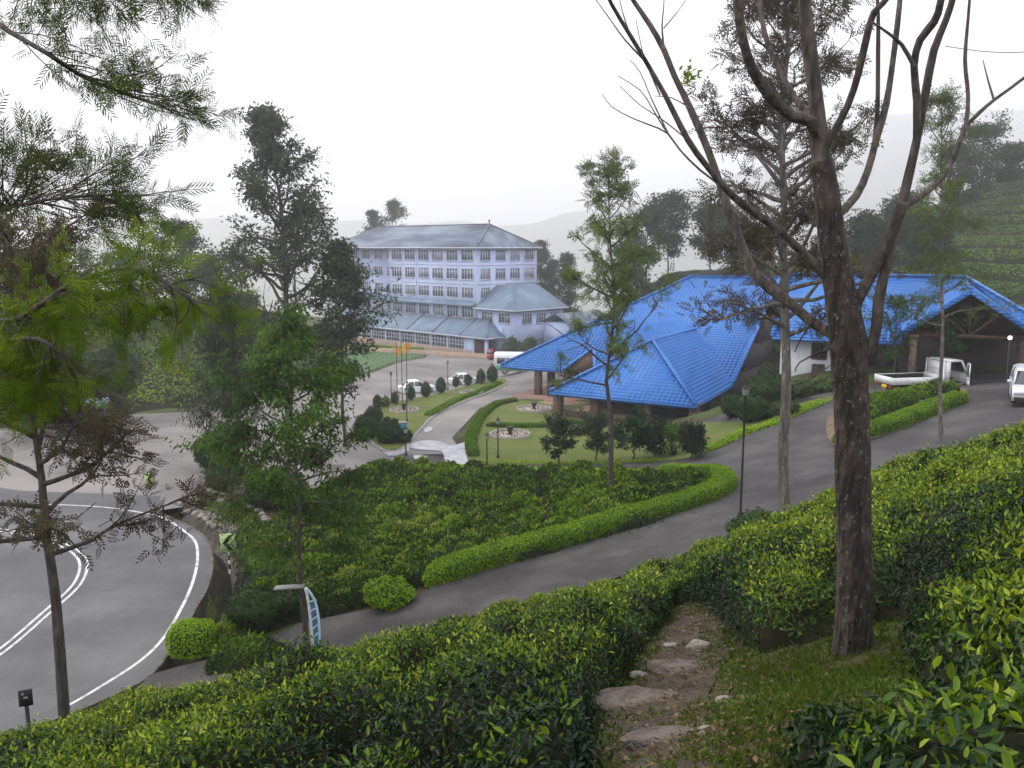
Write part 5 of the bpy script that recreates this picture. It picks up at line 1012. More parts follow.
for i,(px,py,Y,r,h_,lb) in enumerate([(512,352,139,1.6,3.4,'pale leafy shrub before the factory annex'),(522,350,138,1.4,2.4,'low shrub right of the pale one before the annex'),(530,346,139,1.2,3.0,'thin shrub near the outside stair of the factory'),(503,354,141,.9,1.6,'small shrub beside the brown factory door')]):
    b=gz(*PY(px,py,Y)[:2]);bush('shrub',lb,b,r,h_,260+i,mats=[M['hazy_leaf'],M['hedge_core']],bright=.8,lsz=.4,dens=.7,group='shrubs before the annex')
g=G(275,505);bush('shrub','dark weedy bush under the leafy gum crown near the bank',g,1.6,1.8,270,mats=[M['blue_leaf'],M['hedge_core']],bright=.3,lsz=.2)
g=G(226,490);bush('shrub','grey green bush at the corner where the drain turns',g,1.1,1.7,271,mats=[M['blue_leaf'],M['hedge_core']],bright=.5,lsz=.16)
g=G(215,470);bush('shrub','feathery dark bush beside the yard under the weeping gum',g,1.2,2.2,272,mats=[M['blue_leaf'],M['hedge_core']],bright=.25,lsz=.16)
M['red_leaf']=leaf_mat('red_leaf_mat',[(0,(.06,.03,.012)),(.5,(.22,.05,.02)),(1,(.32,.09,.03))],rough=.6,trans=.3,spec=.2)
for i,(px,py,Y,r,h_,lb,mt,br) in enumerate([(822,486,24.5,.7,.9,'low shrub with rusty red leaf tips beside the big rough trunk','red_leaf',.5),(765,505,27,.9,.9,'leafy weed clump at the foot of the pale ringed trunk','green_leaf',.45),(748,512,27.5,.7,.7,'small weed clump just right of the tall lamp post','green_leaf',.6)]):
    b=gz(*PY(px,py,Y)[:2]);bush('shrub',lb,b,r,h_,280+i,mats=[M[mt],M['hedge_core']],bright=br,lsz=.12,dens=.6)
# round planting beds
M['ring']=mat('bed_gravel_mat',(.42,.34,.31),.9,col2=(.30,.22,.19),scale=2.5)
for i,(px,py,rx,lb) in enumerate([(404,412,15,'round pale bed with a low rim in the topiary garden'),(534,411,18,'far round bed on the lawn with a dark urn'),(510,437,21,'near round bed ringed with white stones on the lawn'),(471,394,12,'small pale round bed behind the kerb in the topiary garden')]):
    g=G(px,py);r=rx*g[1]/F;root=empty('flower_bed',g+[0,0,.1],0,lb,'flower bed','round flower beds');MB().lathe((0,0,0),[(.01,.12),(r*.9,.1),(r*.9,-.3)],24).build('gravel',M['ring'],root)
    MB().lathe((0,0,0),[(r*.9,-.3),(r*.9,.2),(r,.22),(r,-.3)],24).build('rim',M['kerb'],root)
    if i<3: MB().lathe((0,0,.1),[(.16,0),(.2,.06),(.12,.15),(.24,.45),(.3,.55),(.26,.6),(.05,.62)],10).build('urn',M['iron'],root)
    mb=MB();rng=np.random.RandomState(i);n=140;a=rng.rand(n)*6.28;rr=r*np.sqrt(rng.rand(n))*.85;put_leaves(mb,np.c_[rr*np.cos(a),rr*np.sin(a),np.full(n,.1)],rng.normal(0,1,(n,3))+[0,0,1.2],rng.normal(size=(n,3)),.16,.07,rng.rand(n));mb.build('foliage',M['fern'],root,tone=True)
M['teal_box']=mat('blue_box_mat',(.05,.22,.34),.5,col2=(.06,.26,.38),scale=3)
g=G(402,436);bx=empty('litter_bin',g,.3,'small bright blue box on the garden corner behind the lamp post','bin');MB().bb(-.35,.35,-.25,.25,.3,1.0).build('body',M['teal_box'],bx);MB().bb(-.4,.4,-.3,.3,1.0,1.08).build('lid',M['pale_metal'],bx);MB().bb(-.05,.05,-.05,.05,-.1,.3).build('post',M['iron'],bx)
# chevron signs
M['sign_green']=mat('sign_board_mat',(.42,.58,.22),.5,col2=(.36,.5,.18),scale=3)
M['sign_dark']=mat('sign_black_mat',(.015,.015,.015),.6,col2=(.03,.03,.03),scale=3)
M['post_white']=mat('post_white_mat',(.65,.65,.63),.6,col2=(.45,.45,.43),scale=5)
def chevron(px,pyb,pyt,Y,label,yaw,w_=.62,h_=.78):
    g=gz(*PY(px,pyb,Y)[:2]);ht=PY(px,pyt,Y)[2]-g[2];r=empty('chevron_sign',g,yaw,label,'road sign','chevron signs on the bend')
    m=MB();z=-.1
    k=0
    while z<ht-h_*.5: m.lathe((0,0,z),[(.045,0),(.045,.2)],8,mi=k%2);z+=.2;k+=1
    m.build('post',[M['post_white'],M['sign_dark']],r)
    b=MB();b.bb(-w_/2,w_/2,-.1,-.06,ht-h_,ht);o=b.build('board',M['sign_green'],r)
    zc=ht-h_/2;c=MB();t=.115
    for sg in (1,-1):
        P=[(-w_*.34,-.112,zc),(-w_*.34+t*1.5,-.112,zc),(w_*.34,-.112,zc+sg*h_*.42),(w_*.34-t*1.5,-.112,zc+sg*h_*.42)];c.prism(P,(0,.009,0))
    c.build('arrow',M['sign_dark'],o)
chevron(230,578,533,33.6,'chevron sign with a black left arrow on its striped post beside the drain',R(15))
chevron(151,511,472,45.5,'chevron sign seen at a slant at the edge of the grey yard',R(62))
# black panel and leaning blue striped frame
g=gz(*PY(27,712,14.2)[:2]);pb=PY(27,712,14.2);r=empty('marker_panel',(g[0],g[1],g[2]),R(20),'small black panel on short post peeping over the tea at the road edge','sign');zt=PY(27,690,14.2)[2]-g[2];MB().bb(-.11,.11,-.02,.02,zt-.30,zt).build('board',M['sign_dark'],r);MB().bb(-.03,.03,.0,.05,-.2,zt-.1).build('post',M['iron'],r);m=MB();m.bb(-.03,.04,-.028,-.021,zt-.16,zt-.12);m.bb(-.06,-.02,-.028,-.021,zt-.09,zt-.05);m.build('sticker',M['pale_metal'],r)
M['blue_pipe']=mat('pale_blue_pipe_mat',(.45,.62,.72),.5,col2=(.55,.68,.76),scale=3);M['blue_net']=mat('blue_net_mat',(.05,.13,.2),.7,col2=(.08,.2,.3),scale=8)
g=gz(*PY(316,645,25.0)[:2]);Yq=25.0;r=empty('striped_frame',g,0,'bent pale blue and white striped frame leaning beside the gum tree stem','frame')
loc=lambda px,py,dy=0:PY(px,py,Yq+dy)-g
MB().tube(smooth([loc(313,650),loc(311,625),loc(308,600),loc(305.5,588)],.1),.045,8).build('left_rail',M['post_white'],r)
MB().tube(smooth([loc(319,648,.2),loc(319,625,.2),loc(316,605,.2),loc(311,594,.1),loc(305.5,588)],.1),.045,8).build('right_rail',M['blue_pipe'],r)
m=MB();A=smooth([loc(313.5,648),loc(311.5,625),loc(309,600)],.2);B=smooth([loc(318.5,647,.2),loc(318.5,625,.2),loc(315,602,.2)],.2);n=min(len(A),len(B));V=np.r_[A[:n],B[:n]];i=np.arange(n-1);m.raw(V,np.stack([i,i+1,i+n+1,i+n],-1));m.build('net',M['blue_net'],r)
m=MB()
for k in range(1,6): t=k/6;m.tube([loc(313-7*t*.7,648-55*t),loc(319-6*t*.6,640-48*t,.2)],.03,6)
m.build('rung',M['blue_pipe'],r)
g=gz(*PY(288,640,25.4)[:2]);a=PY(275,588,25.4);b=PY(304,586,25.3);r=empty('plank',a,0,'weathered grey plank resting across the bushes beside the gum stem','plank');MB().beam((0,0,0),b-a,.28,.06).build('board',M['pale_metal'],r)
g=gz(*PY(243,612,30.5)[:2]);r=empty('sapling',g,0,'bare thin leaning stake like sapling on the bank','sapling');MB().tube(smooth([np.zeros(3),PY(240,575,30.5)-g,PY(238,540,30.5)-g],.3),[.04]*0 or .035,6).build('trunk',M['bark'],r);mb=MB();rng=np.random.RandomState(2);n=220;put_leaves(mb,PY(238,538,30.5)-g+rng.normal(0,.45,(n,3))*[1,1,.8],rng.normal(size=(n,3))-[0,0,.4],rng.normal(size=(n,3)),.14,.05,rng.rand(n)*.6);mb.build('crown',M['blue_leaf'],r,tone=True)
# pale stones edging the bank
M['rock']=mat('rock_mat',(.17,.14,.12),.95,col2=(.07,.058,.05),scale=5,bump=1.2)
M['rock_pale']=mat('pale_rock_mat',(.28,.25,.22),.95,col2=(.15,.13,.11),scale=6,bump=.8)
ORD='first second third fourth fifth sixth seventh eighth ninth tenth eleventh twelfth thirteenth fourteenth fifteenth'.split()
def rock(name,label,c,d,seed,mt='rock',rz=0,cat='stone',group=None,sink=.3):
    rng=np.random.RandomState(seed);bm=bmesh.new();bmesh.ops.create_icosphere(bm,subdivisions=3,radius=.5);K=rng.normal(size=(9,3));K/=np.linalg.norm(K,axis=1)[:,None];o_=rng.uniform(.36,.48,9)
    for v in bm.verts:
        p=np.array(v.co)
        for kk,oo in zip(K,o_):
            q=p@kk-oo*.82
            if q>0:p=p-kk*q*.9
        p=p+.012*(rng.rand(3)-.5); v.co=(p[0]*d[0]*1.15,p[1]*d[1]*1.15,p[2]*d[2]*1.15)
    me=bpy.data.meshes.new(name);bm.to_mesh(me);bm.free();me.materials.append(M[mt]);o=link(bpy.data.objects.new(name,me));o.location=(float(c[0]),float(c[1]),float(c[2])+d[2]*(.5-sink));o.rotation_euler=(rng.uniform(-.15,.15),rng.uniform(-.15,.15),rz);return tag(o,label,cat,group)
for i,(px,py,w_,h_,l,mt) in enumerate([(672,648,.17,.11,'small pale stone at the left side of the path bend','rock_pale'),(700,648,.30,.13,'long pale stone lying across the top of the path steps','rock_pale'),(640,678,.24,.09,'flat pale stone at the left of the path under the bushes','rock_pale'),(690,670,.72,.12,'broad flat stone step below the long pale stone','rock'),(656,702,.95,.13,'widest flat stone step in the middle of the path','rock'),(680,738,.60,.10,'lowest flat stone step near the bottom of the path','rock'),(580,748,.13,.12,'rounded brown stone at the foot of the left bushes','rock'),(566,768,.16,.11,'dark angular stone below the rounded brown one','rock'),(634,690,.15,.07,'small dark stone beside the left end of the steps','rock'),(724,700,.12,.05,'little pale stone at the right end of the widest step','rock_pale'),(708,730,.10,.04,'little stone bedded in grass right of the lowest step','rock_pale')]):
    g=G(px,py);rock('stone',l,g,(w_,w_*(.62 if w_<.4 else .42),h_),300+i,mt,rz=rs.uniform(-.3,.3),group='stones along the path',sink=.42 if w_<.4 else .62)
bank=smooth([G(*p) for p in [(178,503),(190,512),(205,520),(214,528)]],.55)
for i,p in enumerate(bank): rock('kerb_stone',(ORD[i]+' pale stone from the left in the row lining the bank above the drain') if i<len(ORD) else 'pale stone',p+rs.normal(0,.06,3)*[1,1,0],(.5,.35,.28),330+i,'rock_pale',rz=rs.rand()*3,group='stones lining the bank above the drain')
bank=smooth([G(*p) for p in [(213,492),(228,500),(245,505),(258,512),(266,522)]],.6)
for i,p in enumerate(bank): rock('kerb_stone',(ORD[i]+' pale stone from the left in the row edging the red soil bed') if i<len(ORD) else 'pale stone',p+rs.normal(0,.06,3)*[1,1,0],(.5,.35,.3),360+i,'rock_pale',rz=rs.rand()*3,group='stones edging the red soil bed')
for i,(px,py) in enumerate([(925,407),(935,404),(945,401),(955,398)]): rock('kerb_stone',['pale slab at the left of the four by the island tip','second pale slab from the left by the island tip','third pale slab from the left by the island tip','pale slab at the right end by the island tip'][i],G(px,py)+[0,0,.2],(.6,.45,.25),380+i,'rock_pale',group='pale slabs on the island tip')
# ---------------------------------------------------------------- vehicles
M['paint_white']=mat('white_paint_mat',(.72,.73,.74),.3,col2=(.66,.67,.69),scale=2,spec=.6)
M['paint_silver']=mat('silver_paint_mat',(.62,.64,.70),.25,col2=(.55,.57,.63),scale=2,spec=.7,metal=.2)
M['paint_green']=mat('green_paint_mat',(.16,.33,.24),.4,col2=(.13,.28,.2),scale=1)
M['paint_red']=mat('red_paint_mat',(.36,.05,.05),.4,col2=(.3,.04,.04),scale=2)
M['vglass']=mat('vehicle_glass_mat',(.02,.024,.03),.08,col2=(.03,.035,.045),scale=2,spec=.8)
M['tyre']=mat('tyre_mat',(.018,.018,.018),.9,col2=(.03,.03,.03),scale=8);M['rimm']=mat('wheel_rim_mat',(.4,.4,.42),.35,col2=(.3,.3,.32),scale=4,metal=.5)
M['amber']=mat('amber_lens_mat',(.75,.33,.02),.3,col2=(.65,.25,.02),scale=4);M['clear']=mat('headlamp_lens_mat',(.6,.62,.65),.1,col2=(.5,.52,.55),scale=4,spec=.8);M['plate']=mat('yellow_plate_mat',(.75,.52,.04),.5,col2=(.65,.45,.04),scale=3);M['chassis']=mat('chassis_mat',(.03,.03,.032),.8,col2=(.05,.045,.04),scale=4);M['redlens']=mat('tail_lens_mat',(.4,.02,.015),.3,col2=(.3,.02,.015),scale=4)
def wheel(root,x,y,r,w_):
    o=MB().lathe((0,0,0),[(r*.62,-w_/2),(r*.93,-w_/2),(r,-w_*.3),(r,w_*.3),(r*.93,w_/2),(r*.62,w_/2)],20).build('wheel',M['tyre'],root)
    MB().lathe((0,0,0),[(r*.08,w_*.42),(r*.2,w_*.44),(r*.5,w_*.36),(r*.63,w_*.46),(r*.63,-w_*.4),(.01,-w_*.3)],16).build('rim',M['rimm'],o)
    o.location=(x,y,r);o.rotation_euler=((-math.pi/2 if y>0 else math.pi/2),0,0);return o
def loft(mb,secs,mi=0):
    """closed loop sections joined into a skin, ends capped"""
    k=len(secs[0]);V=np.concatenate([np.array(s_,float) for s_ in secs]);n=len(secs);i=np.arange(n-1)[:,None]*k;j=np.arange(k)[None];j2=(j+1)%k
    mb.raw(V,np.stack([i+j,i+j2,i+k+j2,i+k+j],-1).reshape(-1,4),mi);mb.poly(secs[0][::-1],mi);mb.poly(secs[-1],mi)
def car(name,label,loc,rz,L,W_,H_,paint,suv=False,cat='car',group=None):
    """bonnet, cabin and tail lofted across the width; x forward"""
    root=empty(name,loc,rz,label,cat,group);hL=L/2;gc=.22 if suv else .17;belt=H_*.56
    prof=[(-hL,gc+.12),(-hL,H_*.50),(-hL+.06,belt),( -hL+.35,belt+.03),(hL-1.25,belt),(hL-.35,belt-.10),(hL-.06,H_*.42),(hL,H_*.30),(hL-.02,gc+.06)]
    xf,xr=(hL-.85),(-hL+.75 if suv else -hL+1.0)
    def arch(p0,p1,r): return [(p0+(p1-p0)*(.5-.5*math.cos(t)),gc-.02+r*math.sin(t)) for t in np.linspace(0,math.pi,7)]
    r_=.36 if suv else .3
    bot=[(hL-.1,gc)]+[p for p in arch(xf+r_+.06,xf-r_-.06,r_*1.35)]+[(0,gc)]+[p for p in arch(xr+r_+.06,xr-r_-.06,r_*1.35)]+[(-hL+.1,gc)]
    loop=prof+bot;hw=W_/2;body=MB();ys=[(-hw,.93),(-hw+.05,.985),(-hw+.14,1),(hw-.14,1),(hw-.05,.985),(hw,.93)]
    for a in range(len(ys)): pass
    secs=[[(x*(.985 if k_ in(0,5) else 1),y,gc+(z-gc)*s_ if z>gc+.3 else z) for x,z in loop] for k_,(y,s_) in enumerate(ys)]
    loft(body,secs);body.build('body',paint,root)
    # cabin
    x0,x1,x2,x3=(-hL+.12 if suv else -hL+.45),(-hL+.4 if suv else -hL+1.1),(hL-2.05 if not suv else hL-1.95),(hL-1.2);zt=H_;zb=belt-.02
    def ring(z,t,ya): return [(x0*(1-t)+x1*t,-ya,z),(x3*(1-t)+x2*t,-ya,z),(x3*(1-t)+x2*t,ya,z),(x0*(1-t)+x1*t,ya,z)]
    g=MB();loft(g,[ring(zb,0,hw-.08),ring(zt-.1,.92,hw-.22)]);g.build('window',M['vglass'],root)
    rf=MB();loft(rf,[ring(zt-.11,.9,hw-.21),ring(zt-.03,.97,hw-.24),ring(zt,1.1,hw-.36)])
    for sx in (0,1):
        for sy in (0,1):
            A=np.array(ring(zb,0,hw-.07)[[0,1][sx] if sy==0 else [3,2][sx]]);B=np.array(ring(zt-.1,.92,hw-.2)[[0,1][sx] if sy==0 else [3,2][sx]]);rf.beam(A,B,.09,.07)
    xm=(x0+x3)/2-.1
    for sy in(-1,1): rf.beam((xm,sy*(hw-.075),zb),(xm-.05,sy*(hw-.205),zt-.1),.08,.05)
    rf.build('roof',paint,root)
    for sy in(-1,1):
        wheel(root,xf,sy*(hw-.1),r_,.22);wheel(root,xr,sy*(hw-.1),r_,.22)
        MB().box((hL-.1,sy*(hw-.28),H_*.385),(.22,.42,.17),0).build('headlight',M['clear'],root)
        MB().box((-hL+.03,sy*(hw-.2),H_*.5),(.1,.25,.18),0).build('tail_light',M['redlens'],root)
        mm=MB();mm.box((x3-.25,sy*(hw+.1),belt+.1),(.12,.22,.16),0);mm.build('mirror',paint,root)
    m_=MB();m_.box((hL-.0,0,H_*.36),(.06,.75,.16),0);m_.build('grille',M['chassis'],root);m_=MB();m_.box((hL+.01,0,gc+.14),(.12,W_*.9,.2),0);m_.build('bumper',M['chassis'] if suv else paint,root);return root
sv=G(1022,408);a=gz(26.9,43.6);car('suv','silver white off road car at the right edge facing the camera',a,R(-118),4.5,1.8,1.68,M['paint_silver'],True,group=None)
w1=plaz(417,392);a=gz(w1[0],w1[1]);car('parked_car','white parked car behind the round topiaries left of the middle lamp post',a,R(25),4.2,1.7,1.4,M['paint_white'],group='white cars behind the topiary')
w2=plaz(466,383);a=gz(w2[0],w2[1]);car('parked_car','white parked car behind the topiaries right of the middle lamp post',a,R(20),4.2,1.7,1.4,M['paint_white'],group='white cars behind the topiary')
def truck():
    # rear left corner near px 875,382; front towards the porch
    a=G(874,397);b=G(950,387);d=np.array([b[0]-a[0],b[1]-a[1]]);ang=math.atan2(d[1],d[0]);rz=ang*.75+.05
    root=empty('flatbed_truck',gz(a[0]+.9,a[1]+.8),rz,'small white flatbed truck with both cab doors open on the dark drive','truck')
    # x forward from the tail, y to the left; overall 5.4 m
    c=MB();c.bb(.1,5.0,-.4,-.25,.5,.68);c.bb(.1,5.0,.25,.4,.5,.68);c.bb(.3,.5,-.8,.8,.45,.6);c.bb(1.2,2,-.85,-.45,.4,.65);c.build('chassis',M['chassis'],root)
    bd=MB();bd.bb(0,3.35,-.88,.88,.72,.8,1);bd.bb(0,3.35,-.93,-.88,.72,1.15);bd.bb(0,3.35,.88,.93,.72,1.15);bd.bb(-.05,0,-.93,.93,.72,1.15);bd.bb(3.35,3.4,-.93,.93,.72,1.2)
    for x in np.arange(.4,3.3,.55): bd.bb(x-.03,x+.03,-.955,-.93,.72,1.13)
    bd.bb(0,3.3,-.87,-.862,.82,1.13,1);bd.bb(0,3.3,.862,.87,.82,1.13,1);bd.bb(0,.01,-.86,.86,.82,1.13,1)
    bd.build('cargo_bed',[M['paint_white'],M['chassis']],root)
    rk=MB()
    for y in(-.8,.8): rk.tube([(3.42,y,1.1),(3.42,y,2.1)],.03,6)
    rk.tube([(3.42,-.8,2.1),(3.42,.8,2.1)],.03,6);rk.tube([(3.42,-.8,1.6),(3.42,.8,1.6)],.025,6);rk.build('head_rack',M['paint_white'],root)
    cb=MB();x0,x1=3.55,5.05;hw=.85
    cb.prism([(x0,-hw,.6),(x0,-hw,2.0),(x0+.12,-hw,2.1),(x1-.5,-hw,2.1),(x1-.35,-hw,2.03),(x1-.05,-hw,1.35),(x1,-hw,1.25),(x1,-hw,.55),(x1-.2,-hw,.5),(x1-.25,-hw,.78),(x1-.5,-hw,.9),(x1-.78,-hw,.78),(x1-.85,-hw,.55)],(0,.04,0),2)
    cb.bb(x0,x0+.06,-hw,hw,.6,2.0);cb.bb(x0+.06,x1-.45,-hw+.03,hw-.03,2.03,2.12);cb.bb(x1-.06,x1,-hw,hw,.5,1.28);cb.bb(x0,x1-.05,-hw,hw,.55,.66,1);cb.bb(x0+.1,x0+.6,-hw+.1,hw-.1,.9,1.05,1);cb.bb(x0+.1,x0+.28,-hw+.1,hw-.1,1.0,1.65,1)
    for sy in(-1,1):
        cb.beam((x1-.03,sy*(hw-.05),1.27),(x1-.42,sy*(hw-.05),2.05),.08,.09);cb.bb(x0+.0,x0+.3,sy*(hw-.02)-.03,sy*(hw-.02)+.03,.62,2.03);cb.beam((x0+.1,sy*(hw-.05),2.06),(x1-.42,sy*(hw-.05),2.06),.1,.1)
        cb.beam((x1-.06,sy*(hw-.04),.55),(x1-.06,sy*(hw-.04),1.3),.09,.1);cb.beam((x1-.2,sy*(hw-.04),.62),(x0+.2,sy*(hw-.04),.62),.1,.12)
    cb.f=[f for k,f in enumerate(cb.f) if not k<3];cb.m=cb.m[3:];cb.tone=cb.tone[3:]
    cb.build('cab',[M['paint_white'],M['chassis'],M['dark']],root)
    ws=MB();ws.prism([(x1-.05,-hw+.08,1.3),(x1-.05,hw-.08,1.3),(x1-.43,hw-.08,2.02),(x1-.43,-hw+.08,2.02)],(.02,0,.01));ws.build('windscreen',M['vglass'],root)
    def door(sy):
        o=bpy.data.objects.new('door',None);o.location=(x1-.12,sy*hw,0);o.rotation_euler=(0,0,sy*R(-62) if 1 else 0);o.empty_display_size=.1;link(o,root)
        q=MB();L_=-1.05
        q.bb(L_,0,-.03,.03,.62,.98,0)
        q.beam((L_+.04,0,.95),(L_+.04,0,1.98),.06,.07);q.beam((L_+.04,0,1.97),(-.42,0,1.97),.06,.07);q.beam((-.4,0,1.97),(-.04,0,1.25),.06,.07);q.beam((-.04,0,.95),(-.04,0,1.28),.06,.07);q.bb(L_,0,-.03,.03,.98,1.14,0)
        q.build('door_panel',M['paint_white'],o);t=MB();t.prism([(L_+.06,-.01,1.14),(L_+.06,-.01,1.95),(-.42,-.01,1.95),(-.07,-.01,1.24),(-.07,-.01,1.14)],(0,.02,0));t.build('door_glass',M['vglass'],o)
        mr=MB();mr.box((-.1,sy*.2,1.5),(.06,.16,.28),0);mr.build('mirror',M['chassis'],o)
    door(-1);door(1)
    for x in(.95,4.45):
        for sy in(-1,1): wheel(root,x,sy*.68,.31,.2 if x>2 else .26)
    for sy in(-1,1): MB().box((-.07,sy*.7,.58),(.06,.22,.12),0).build('tail_light',M['redlens'],root);MB().box((x1+.01,sy*.62,.75),(.05,.26,.18),0).build('headlight',M['clear'],root)
    MB().box((-.08,-.15,.55),(.03,.5,.22),0).build('number_plate',M['plate'],root)
truck()
def bus():
    a=plaz(525,377);root=empty('bus',gz(a[0],a[1],-.35),R(-8),'white and green bus standing beyond the porch of the blue roofed house','bus');b=MB()
    def sec(x,t): w_=1.15-.05*t;return [(x,-w_,.45),(x,-w_,2.2),(x,-w_+.1,2.6),(x,-w_+.35,2.75),(x,w_-.35,2.75),(x,w_-.1,2.6),(x,w_,2.2),(x,w_,.45)]
    loft(b,[sec(-3.9,1.5),sec(-3.8,0),sec(3.6,0),sec(3.75,1.5)]);b.build('body',M['paint_white'],root)
    g=MB();g.bb(-3.7,3.6,-1.165,-1.152,.5,1.25);g.bb(-3.7,3.6,1.152,1.165,.5,1.25);g.bb(-3.93,-3.91,-1.0,1.0,.5,1.2);g.build('side_band',M['paint_green'],root)
    for k in range(6): m_=MB();m_.bb(-3.5+k*1.2,-2.45+k*1.2,-1.17,-1.152,1.4,2.15);m_.build('window',M['vglass'],root)
    m_=MB();m_.bb(-3.94,-3.88,-.95,.95,1.35,2.3);m_.build('windscreen',M['vglass'],root)
    for x in(-2.5,2.4):
        for sy in(-1,1): wheel(root,x,sy*1.02,.42,.26)
bus()
def tuk():
    g=G(491,359);root=empty('three_wheeler',gz(g[0],g[1]-1.0),R(-95),'red three wheeler parked in front of the dark factory door','three wheeler')
    b=MB();b.prism([(1.2,-.5,.3),(1.3,-.5,.8),(1.0,-.5,1.1),(.75,-.5,1.0),(.7,-.5,.45),(-.3,-.5,.4),(-.4,-.5,.95),(-1.2,-.5,1.0),(-1.3,-.5,.35)],(0,1.0,0));b.build('body',M['paint_red'],root)
    h=MB();h.prism([(1.0,-.55,1.05),(.7,-.55,1.65),(.5,-.55,1.75),(-1.1,-.55,1.7),(-1.25,-.55,1.0),(-1.15,-.55,1.0),(-1.0,-.55,1.6),(.45,-.55,1.64),(.62,-.55,1.55),(.9,-.55,1.0)],(0,1.1,0));h.build('hood',M['paint_red'],root)
    m_=MB();m_.prism([(1.0,-.45,1.08),(1.0,.45,1.08),(.72,.45,1.6),(.72,-.45,1.6)],(.02,0,.01));m_.build('windscreen',M['vglass'],root)
    wheel(root,1.0,.02,.22,.12);wheel(root,-.85,-.5,.22,.12);wheel(root,-.85,.5,.22,.12)
    MB().lathe((1.32,0,.75),[(.02,0),(.1,.03),(.1,.12)],8).build('headlight',M['clear'],root)
tuk()
# blue kiosk in the yard
M['kiosk_blue']=mat('kiosk_blue_mat',(.045,.07,.15),.7,col2=(.03,.05,.11),scale=2);M['kiosk_roof']=mat('kiosk_roof_mat',(.22,.36,.55),.5,col2=(.17,.3,.48),scale=1)
p=PY(84,440,63);kr=empty('kiosk',gz(p[0],p[1]),R(20),'small dark blue roadside kiosk with a pale blue roof half hidden by trees','kiosk')
m=MB();m.bb(-1.6,1.6,-1.1,1.1,0,1.0);m.bb(-1.6,-1.5,-1.1,1.1,1,2.1);m.bb(1.5,1.6,-1.1,1.1,1,2.1);m.bb(-1.6,1.6,1.0,1.1,1,2.1);m.build('wall',M['kiosk_blue'],kr)
m=MB();m.prism([(-1.9,-1.5,2.1),(1.9,-1.5,2.1),(1.9,0,2.65),(-1.9,0,2.65)],(0,0,.06));m.prism([(-1.9,0,2.65),(1.9,0,2.65),(1.9,1.4,2.1),(-1.9,1.4,2.1)],(0,0,.06));m.build('roof',M['kiosk_roof'],kr)
MB().bb(-1.7,1.7,-1.35,-.95,1.0,1.08).build('counter',M['timber'],kr)
for i,(dx,dy,l) in enumerate([(2.4,-.3,'brown sack heap like stone right of the blue kiosk'),(3.3,.0,'second brown stone right of the blue kiosk'),(4.3,.3,'outermost brown stone right of the blue kiosk')]): rock('boulder',l,gz(p[0]+dx,p[1]+dy),(.9,.7,.6),400+i,'rock',cat='boulder',group='boulders beside the kiosk')
# thin cable across the top right corner
m=MB();A=PY(945,46,20);B=PY(1130,30,16);P=np.array([A+(B-A)*t-np.array([0,0,.25*math.sin(math.pi*t)]) for t in np.linspace(0,1,14)]);m.tube(P-P[0],.008,5);o=m.build('cable',M['iron'],loc=P[0]);tag(o,'thin overhead cable against the sky behind the bare limbs','cable')
# fence of thin posts along the distant lawn
fp=smooth([np.r_[q,0] for q in GG([(352,376),(370,371),(390,364),(410,360),(428,356)])[:,:2]],1.6);r=empty('wire_fence',gz(fp[0][0],fp[0][1]),0,'thin wire fence round the distant green lawn','fence')
b0=np.array(r.location)
for q in fp: MB().tube([gz(q[0],q[1],-.1)-b0,gz(q[0],q[1],1.6)-b0],.035,5).build('post',M['pale_metal'],r)
m=MB()
for h_ in(.5,1.0,1.5): m.tube(np.array([gz(q[0],q[1],h_)-b0 for q in fp]),.012,4)
m.build('wire',M['pale_metal'],r)
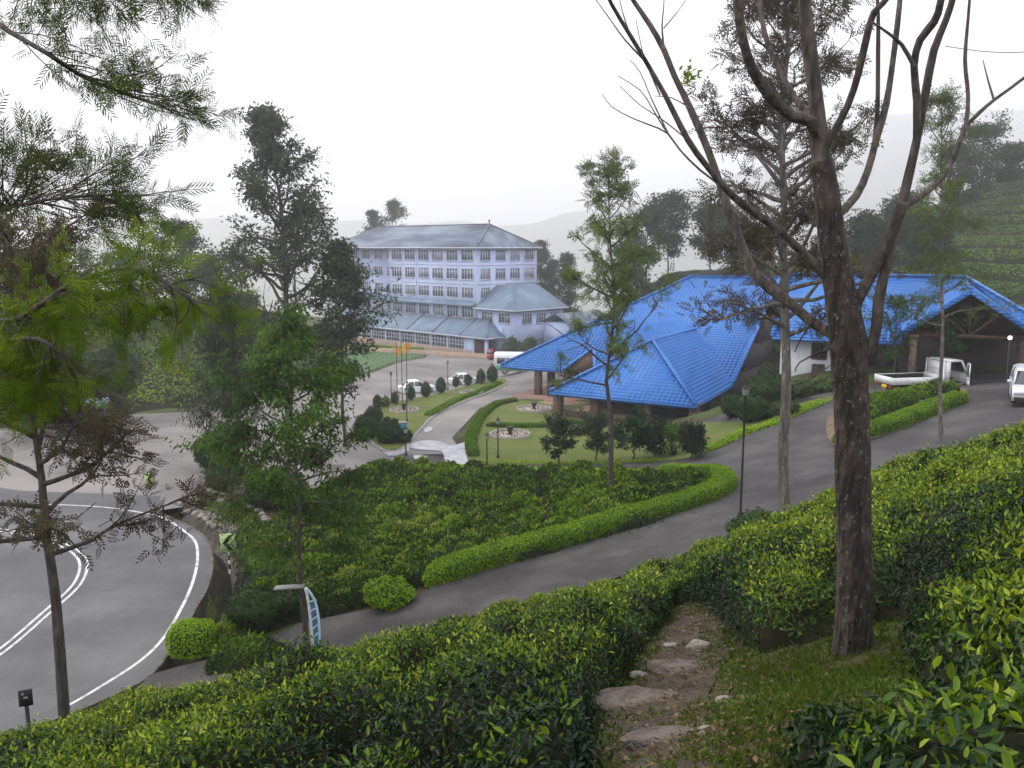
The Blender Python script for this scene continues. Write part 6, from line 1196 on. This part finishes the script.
# ---------------------------------------------------------------- people
M['skin']=mat('skin_mat',(.20,.10,.06),.6,col2=(.17,.085,.05),scale=8);M['hair']=mat('hair_mat',(.01,.008,.007),.7,col2=(.015,.012,.01),scale=8)
def cloth(n,c): return mat(n,c,.85,col2=tuple(k*.8 for k in c),scale=7)
def person(loc,rz,label,shirt,trou,pose=0):
    """one continuous skinned body, clothes as shells that follow it"""
    root=empty('person',loc,rz,label,'person')
    J=dict(pel=(0,0,.95),sp=(0,0,1.2),ch=(0,0,1.38),nk=(0,.0,1.5),hd=(0,-.02,1.62),ht=(0,-.01,1.73),lh=(.1,0,.9),lk=(.11,-.02,.5),la=(.12,.02,.09),lt=(.12,-.16,.04),rh=(-.1,0,.9),rk=(-.11,.03+pose*.0,.5),ra=(-.12,.06,.09),rt=(-.12,-.12,.04),ls=(.19,0,1.42),le=(.25,.03,1.14),lw=(.24,-.08,.9),lf=(.24,-.12,.80),rs_=(-.19,0,1.42),re=(-.25,.03,1.14),rw=(-.24,-.08,.9),rf=(-.24,-.12,.80))
    RD=dict(pel=.13,sp=.12,ch=.13,nk=.055,hd=.095,ht=.07,lh=.09,lk=.06,la=.04,lt=.035,rh=.09,rk=.06,ra=.04,rt=.035,ls=.06,le=.042,lw=.03,lf=.03,rs_=.06,re=.042,rw=.03,rf=.03)
    def skin(name,keys,E,mt,add=0,parent=root):
        me=bpy.data.meshes.new(name);ix={k:i for i,k in enumerate(keys)};me.from_pydata([J[k] for k in keys],[(ix[a],ix[b]) for a,b in E],[]);me.materials.append(mt);o=bpy.data.objects.new(name,me);link(o,parent)
        sm=o.modifiers.new('skin','SKIN');
        for i,k in enumerate(keys): me.skin_vertices[0].data[i].radius=(RD[k]+add,(RD[k]+add)*.8);me.skin_vertices[0].data[i].use_root=(i==0)
        ss=o.modifiers.new('sub','SUBSURF');ss.levels=1;ss.render_levels=1;return o
    J['m1']=(.1,0,.93)
    skin('body',['pel','sp','ch','nk','hd','ht','lh','lk','la','lt','rh','rk','ra','rt','ls','le','lw','lf','rs_','re','rw','rf'],[('pel','sp'),('sp','ch'),('ch','nk'),('nk','hd'),('hd','ht'),('pel','lh'),('lh','lk'),('lk','la'),('la','lt'),('pel','rh'),('rh','rk'),('rk','ra'),('ra','rt'),('ch','ls'),('ls','le'),('le','lw'),('lw','lf'),('ch','rs_'),('rs_','re'),('re','rw'),('rw','rf')],M['skin'])
    skin('shirt',['pel','sp','ch','ls','le','rs_','re'],[('pel','sp'),('sp','ch'),('ch','ls'),('ls','le'),('ch','rs_'),('rs_','re')],shirt,.018)
    skin('trousers',['pel','lh','lk','la','rh','rk','ra'],[('pel','lh'),('lh','lk'),('lk','la'),('pel','rh'),('rh','rk'),('rk','ra')],trou,.02)
    MB().lathe((0,0,1.62),[(.1,-.02),(.108,.05),(.09,.11),(.05,.145),(.005,.155)],12).build('hair',M['hair'],root)
g=G(353,388);person(g,R(20),'person in a pale blue shirt and dark trousers standing at the edge of the yard',cloth('blue_shirt_mat',(.25,.35,.5)),cloth('navy_trousers_mat',(.02,.03,.06)))
p=PY(549,399,86);g=gz(p[0],p[1],.1);person(g,R(-30),'person in dark clothes standing between the porch columns',cloth('grey_shirt_mat',(.10,.10,.12)),cloth('dark_trousers_mat',(.025,.025,.03)))
# ---------------------------------------------------------------- hazy air
mb=MB();mb.bb(-3200,3200,-75,3300,-215,560);m=bpy.data.materials.new('haze_mat');m.use_nodes=True;nt=m.node_tree;nt.nodes.clear();o=nt.nodes.new('ShaderNodeOutputMaterial');v=nt.nodes.new('ShaderNodeVolumePrincipled')
v.inputs['Color'].default_value=(.98,.975,1.0,1);v.inputs['Density'].default_value=HAZE_DENSITY;v.inputs['Anisotropy'].default_value=.7;nt.links.new(v.outputs[0],o.inputs['Volume'])
hz=mb.build('haze',m);tag(hz,kind='stuff');hz.display_type='WIRE'
